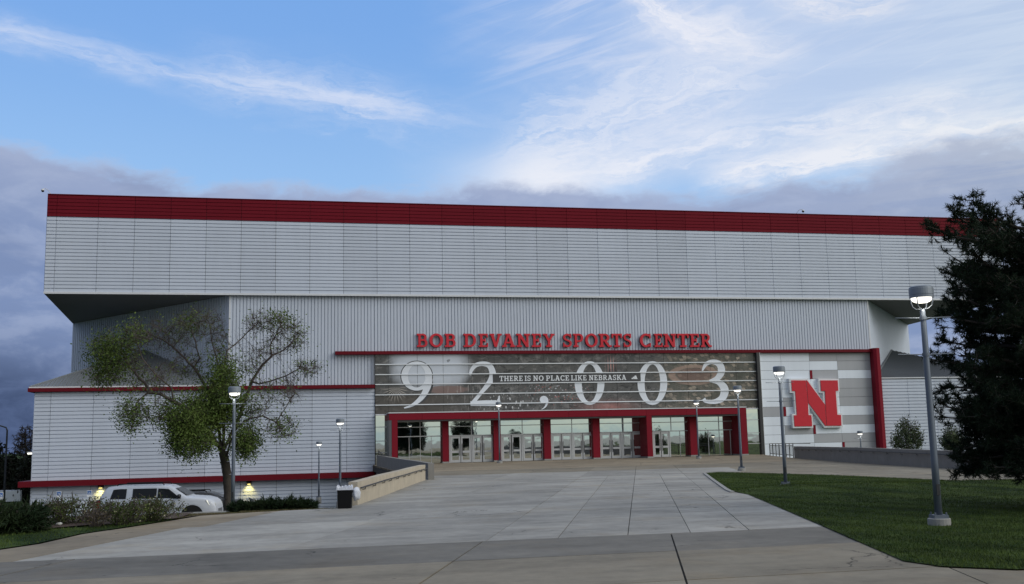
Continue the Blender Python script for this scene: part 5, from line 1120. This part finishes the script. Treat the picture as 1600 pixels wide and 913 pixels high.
P = gz(14, 829); sprays('juniper_shrub', 'dark dense juniper in the bed at the left edge', P, (.62, .7, .62), 420, 'juniper', 1)
P = gz(-38, 833); sprays('juniper_shrub', 'dark juniper reaching in from beyond the left edge', P, (.7, .7, .66), 320, 'juniper', 4)
for k, (px, py, w_, h_, lb) in enumerate(((395, 797, .75, .26, 'low dark juniper spreading right of the lamp post'), (432, 796, .8, .34, 'dark juniper mound in the middle of the low row'), (465, 794.5, .6, .24, 'low dark juniper nearest the bin'))):
    P = oz(px, py, -.05); P[1] += .5; sprays('juniper_shrub', lb, (P[0], P[1]+.3, float(terrain(P[0], P[1]))-.02), (w_, .55, h_+.08), 260, 'juniper', 20+k)
# bushes behind the right wall
for px, py, Y, h_, w_, lb, sd_ in ((1420, 706, 60, 2.15, 1.05, 'upright green bush behind the grey wall, left of the near lamp pole', 1), (1490, 707, 62, 1.9, .85, 'green bush half hidden by the pine branches', 2)):
    p = oy(px, py, Y); shrub('upright_bush', lb, (float(p[0]), Y, float(p[2])-.35), (w_, w_, h_+.2), 4200, .13, 'bushd', 60, seed=sd_, group=None, cat='bush')
# ---- the big pine
def make_pine(seed=0, Hp=6.15, Rp=2.70, ntuft=24000, nb=28):
    r = np.random.default_rng(seed); As, Bs, Ra, Rb, tips = [], [], [], [], []
    zs = np.linspace(.95, Hp-.2, 34)
    for z in zs:
        u = (z-.95)/(Hp-.95); Lr = Rp*(.97+.02*u-.60*max(0, (u-.90)/.10)**2.4)*r.uniform(.92, 1.05)
        for k in range(7 if u < .8 else 5):
            a = r.uniform(0, 2*np.pi); d = np.array([math.cos(a), math.sin(a), 0]); L_2 = Lr*r.uniform(.80, 1.0); n_ = 7; pts = []
            for s in np.linspace(0, 1, n_): pts.append(d*L_2*s+np.array([0, 0, z-.42*s*(1-u)*(1.0-s*.2)+.55*s*s*(.3+u)])+r.normal(0, .04, 3)*s)
            for p, q, s in zip(pts, pts[1:], range(n_)): As.append(p); Bs.append(q); Ra.append(.055*(1-s/n_)+.008); Rb.append(.055*(1-(s+1)/n_)+.008)
            for _ in range(int(13+16*L_2/Rp)):
                s = r.uniform(.30, 1.0); i = min(int(s*(n_-1)), n_-2); p = pts[i]+(pts[i+1]-pts[i])*(s*(n_-1)-i); sp = d*.7+np.cross(d, [0, 0, 1])*r.normal(0, .8)+np.array([0, 0, r.uniform(-.5, .9)]); sp /= np.linalg.norm(sp); e = p+sp*r.uniform(.10, .34)
                As.append(p); Bs.append(e); Ra.append(.012); Rb.append(.006); tips.append((e, sp))
                for _q in range(4):
                    g = r.normal(0, 1, 3); g = g/np.linalg.norm(g)+np.array([0, 0, .35])+sp*.4; g /= np.linalg.norm(g); e2 = e+g*r.uniform(.10, .22); As.append(e); Bs.append(e2); Ra.append(.007); Rb.append(.004); tips.append((e2, g))
    sel = tips if len(tips) < ntuft else [tips[i] for i in r.choice(len(tips), ntuft, replace=False)]
    c = np.array([q[0] for q in sel]); d = np.array([q[1] for q in sel]); m = len(c)
    nd = d[:, None]*.40+r.normal(0, .60, (m, nb, 3)); nd /= np.linalg.norm(nd, axis=-1)[..., None]; ln = r.uniform(.075, .145, (m, nb, 1)); st = c[:, None]-d[:, None]*r.uniform(0, .13, (m, nb, 1)); w_ = np.cross(nd, r.normal(0, 1, (m, nb, 3))); w_ /= np.linalg.norm(w_, axis=-1)[..., None]
    v = np.stack([st-w_*.008, st+w_*.008, st+nd*ln], 2).reshape(-1, 3)
    t = thing('pine_tree', 'x', 'tree'); link('crown', raw_mesh('crown', v, np.arange(len(v)).reshape(-1, 3), M['needle']), t, kind='stuff')
    vb, fb = tubes((As, Bs, np.array(Ra), np.array(Rb)), 5); link('limbs', raw_mesh('limbs', vb, fb, M['bark'], True), t, kind='stuff')
    MB().lathe([(.24, -.1), (.19, .3), (.17, 1.2), (.12, 4), (.03, Hp-.1)], n=12).build('trunk', M['bark'], t, True); return t
pine = make_pine(3)
pp = oy(1686, 760, 19.5); pine.location = (float(pp[0]), 19.5, .03); pine['label'] = 'large dark pine filling the right edge behind the near lamp post'
# trees behind the camera, seen in the mirror glass
YM = 2*(YD+.02)
def mirror_tree(px, ytop, Y, sc, lb):
    p = oy(px, 700, YM-Y); z = float(oy(px, ytop, YM-Y)[2]); dup(pine, (float(p[0]), Y, 0), px, max(.5, z/7.0), lb)
mirror_tree(650, 664, -18, 1, 'dark pine mirrored in the panes left of the doors')
mirror_tree(628, 676, -24, 1, 'smaller dark pine mirrored by the first red pier')
mirror_tree(724, 655, -12, 1, 'dark pine mirrored in the first pair of glass doors')
mirror_tree(806, 690, -26, 1, 'dark pine mirrored in the second group of glass doors')
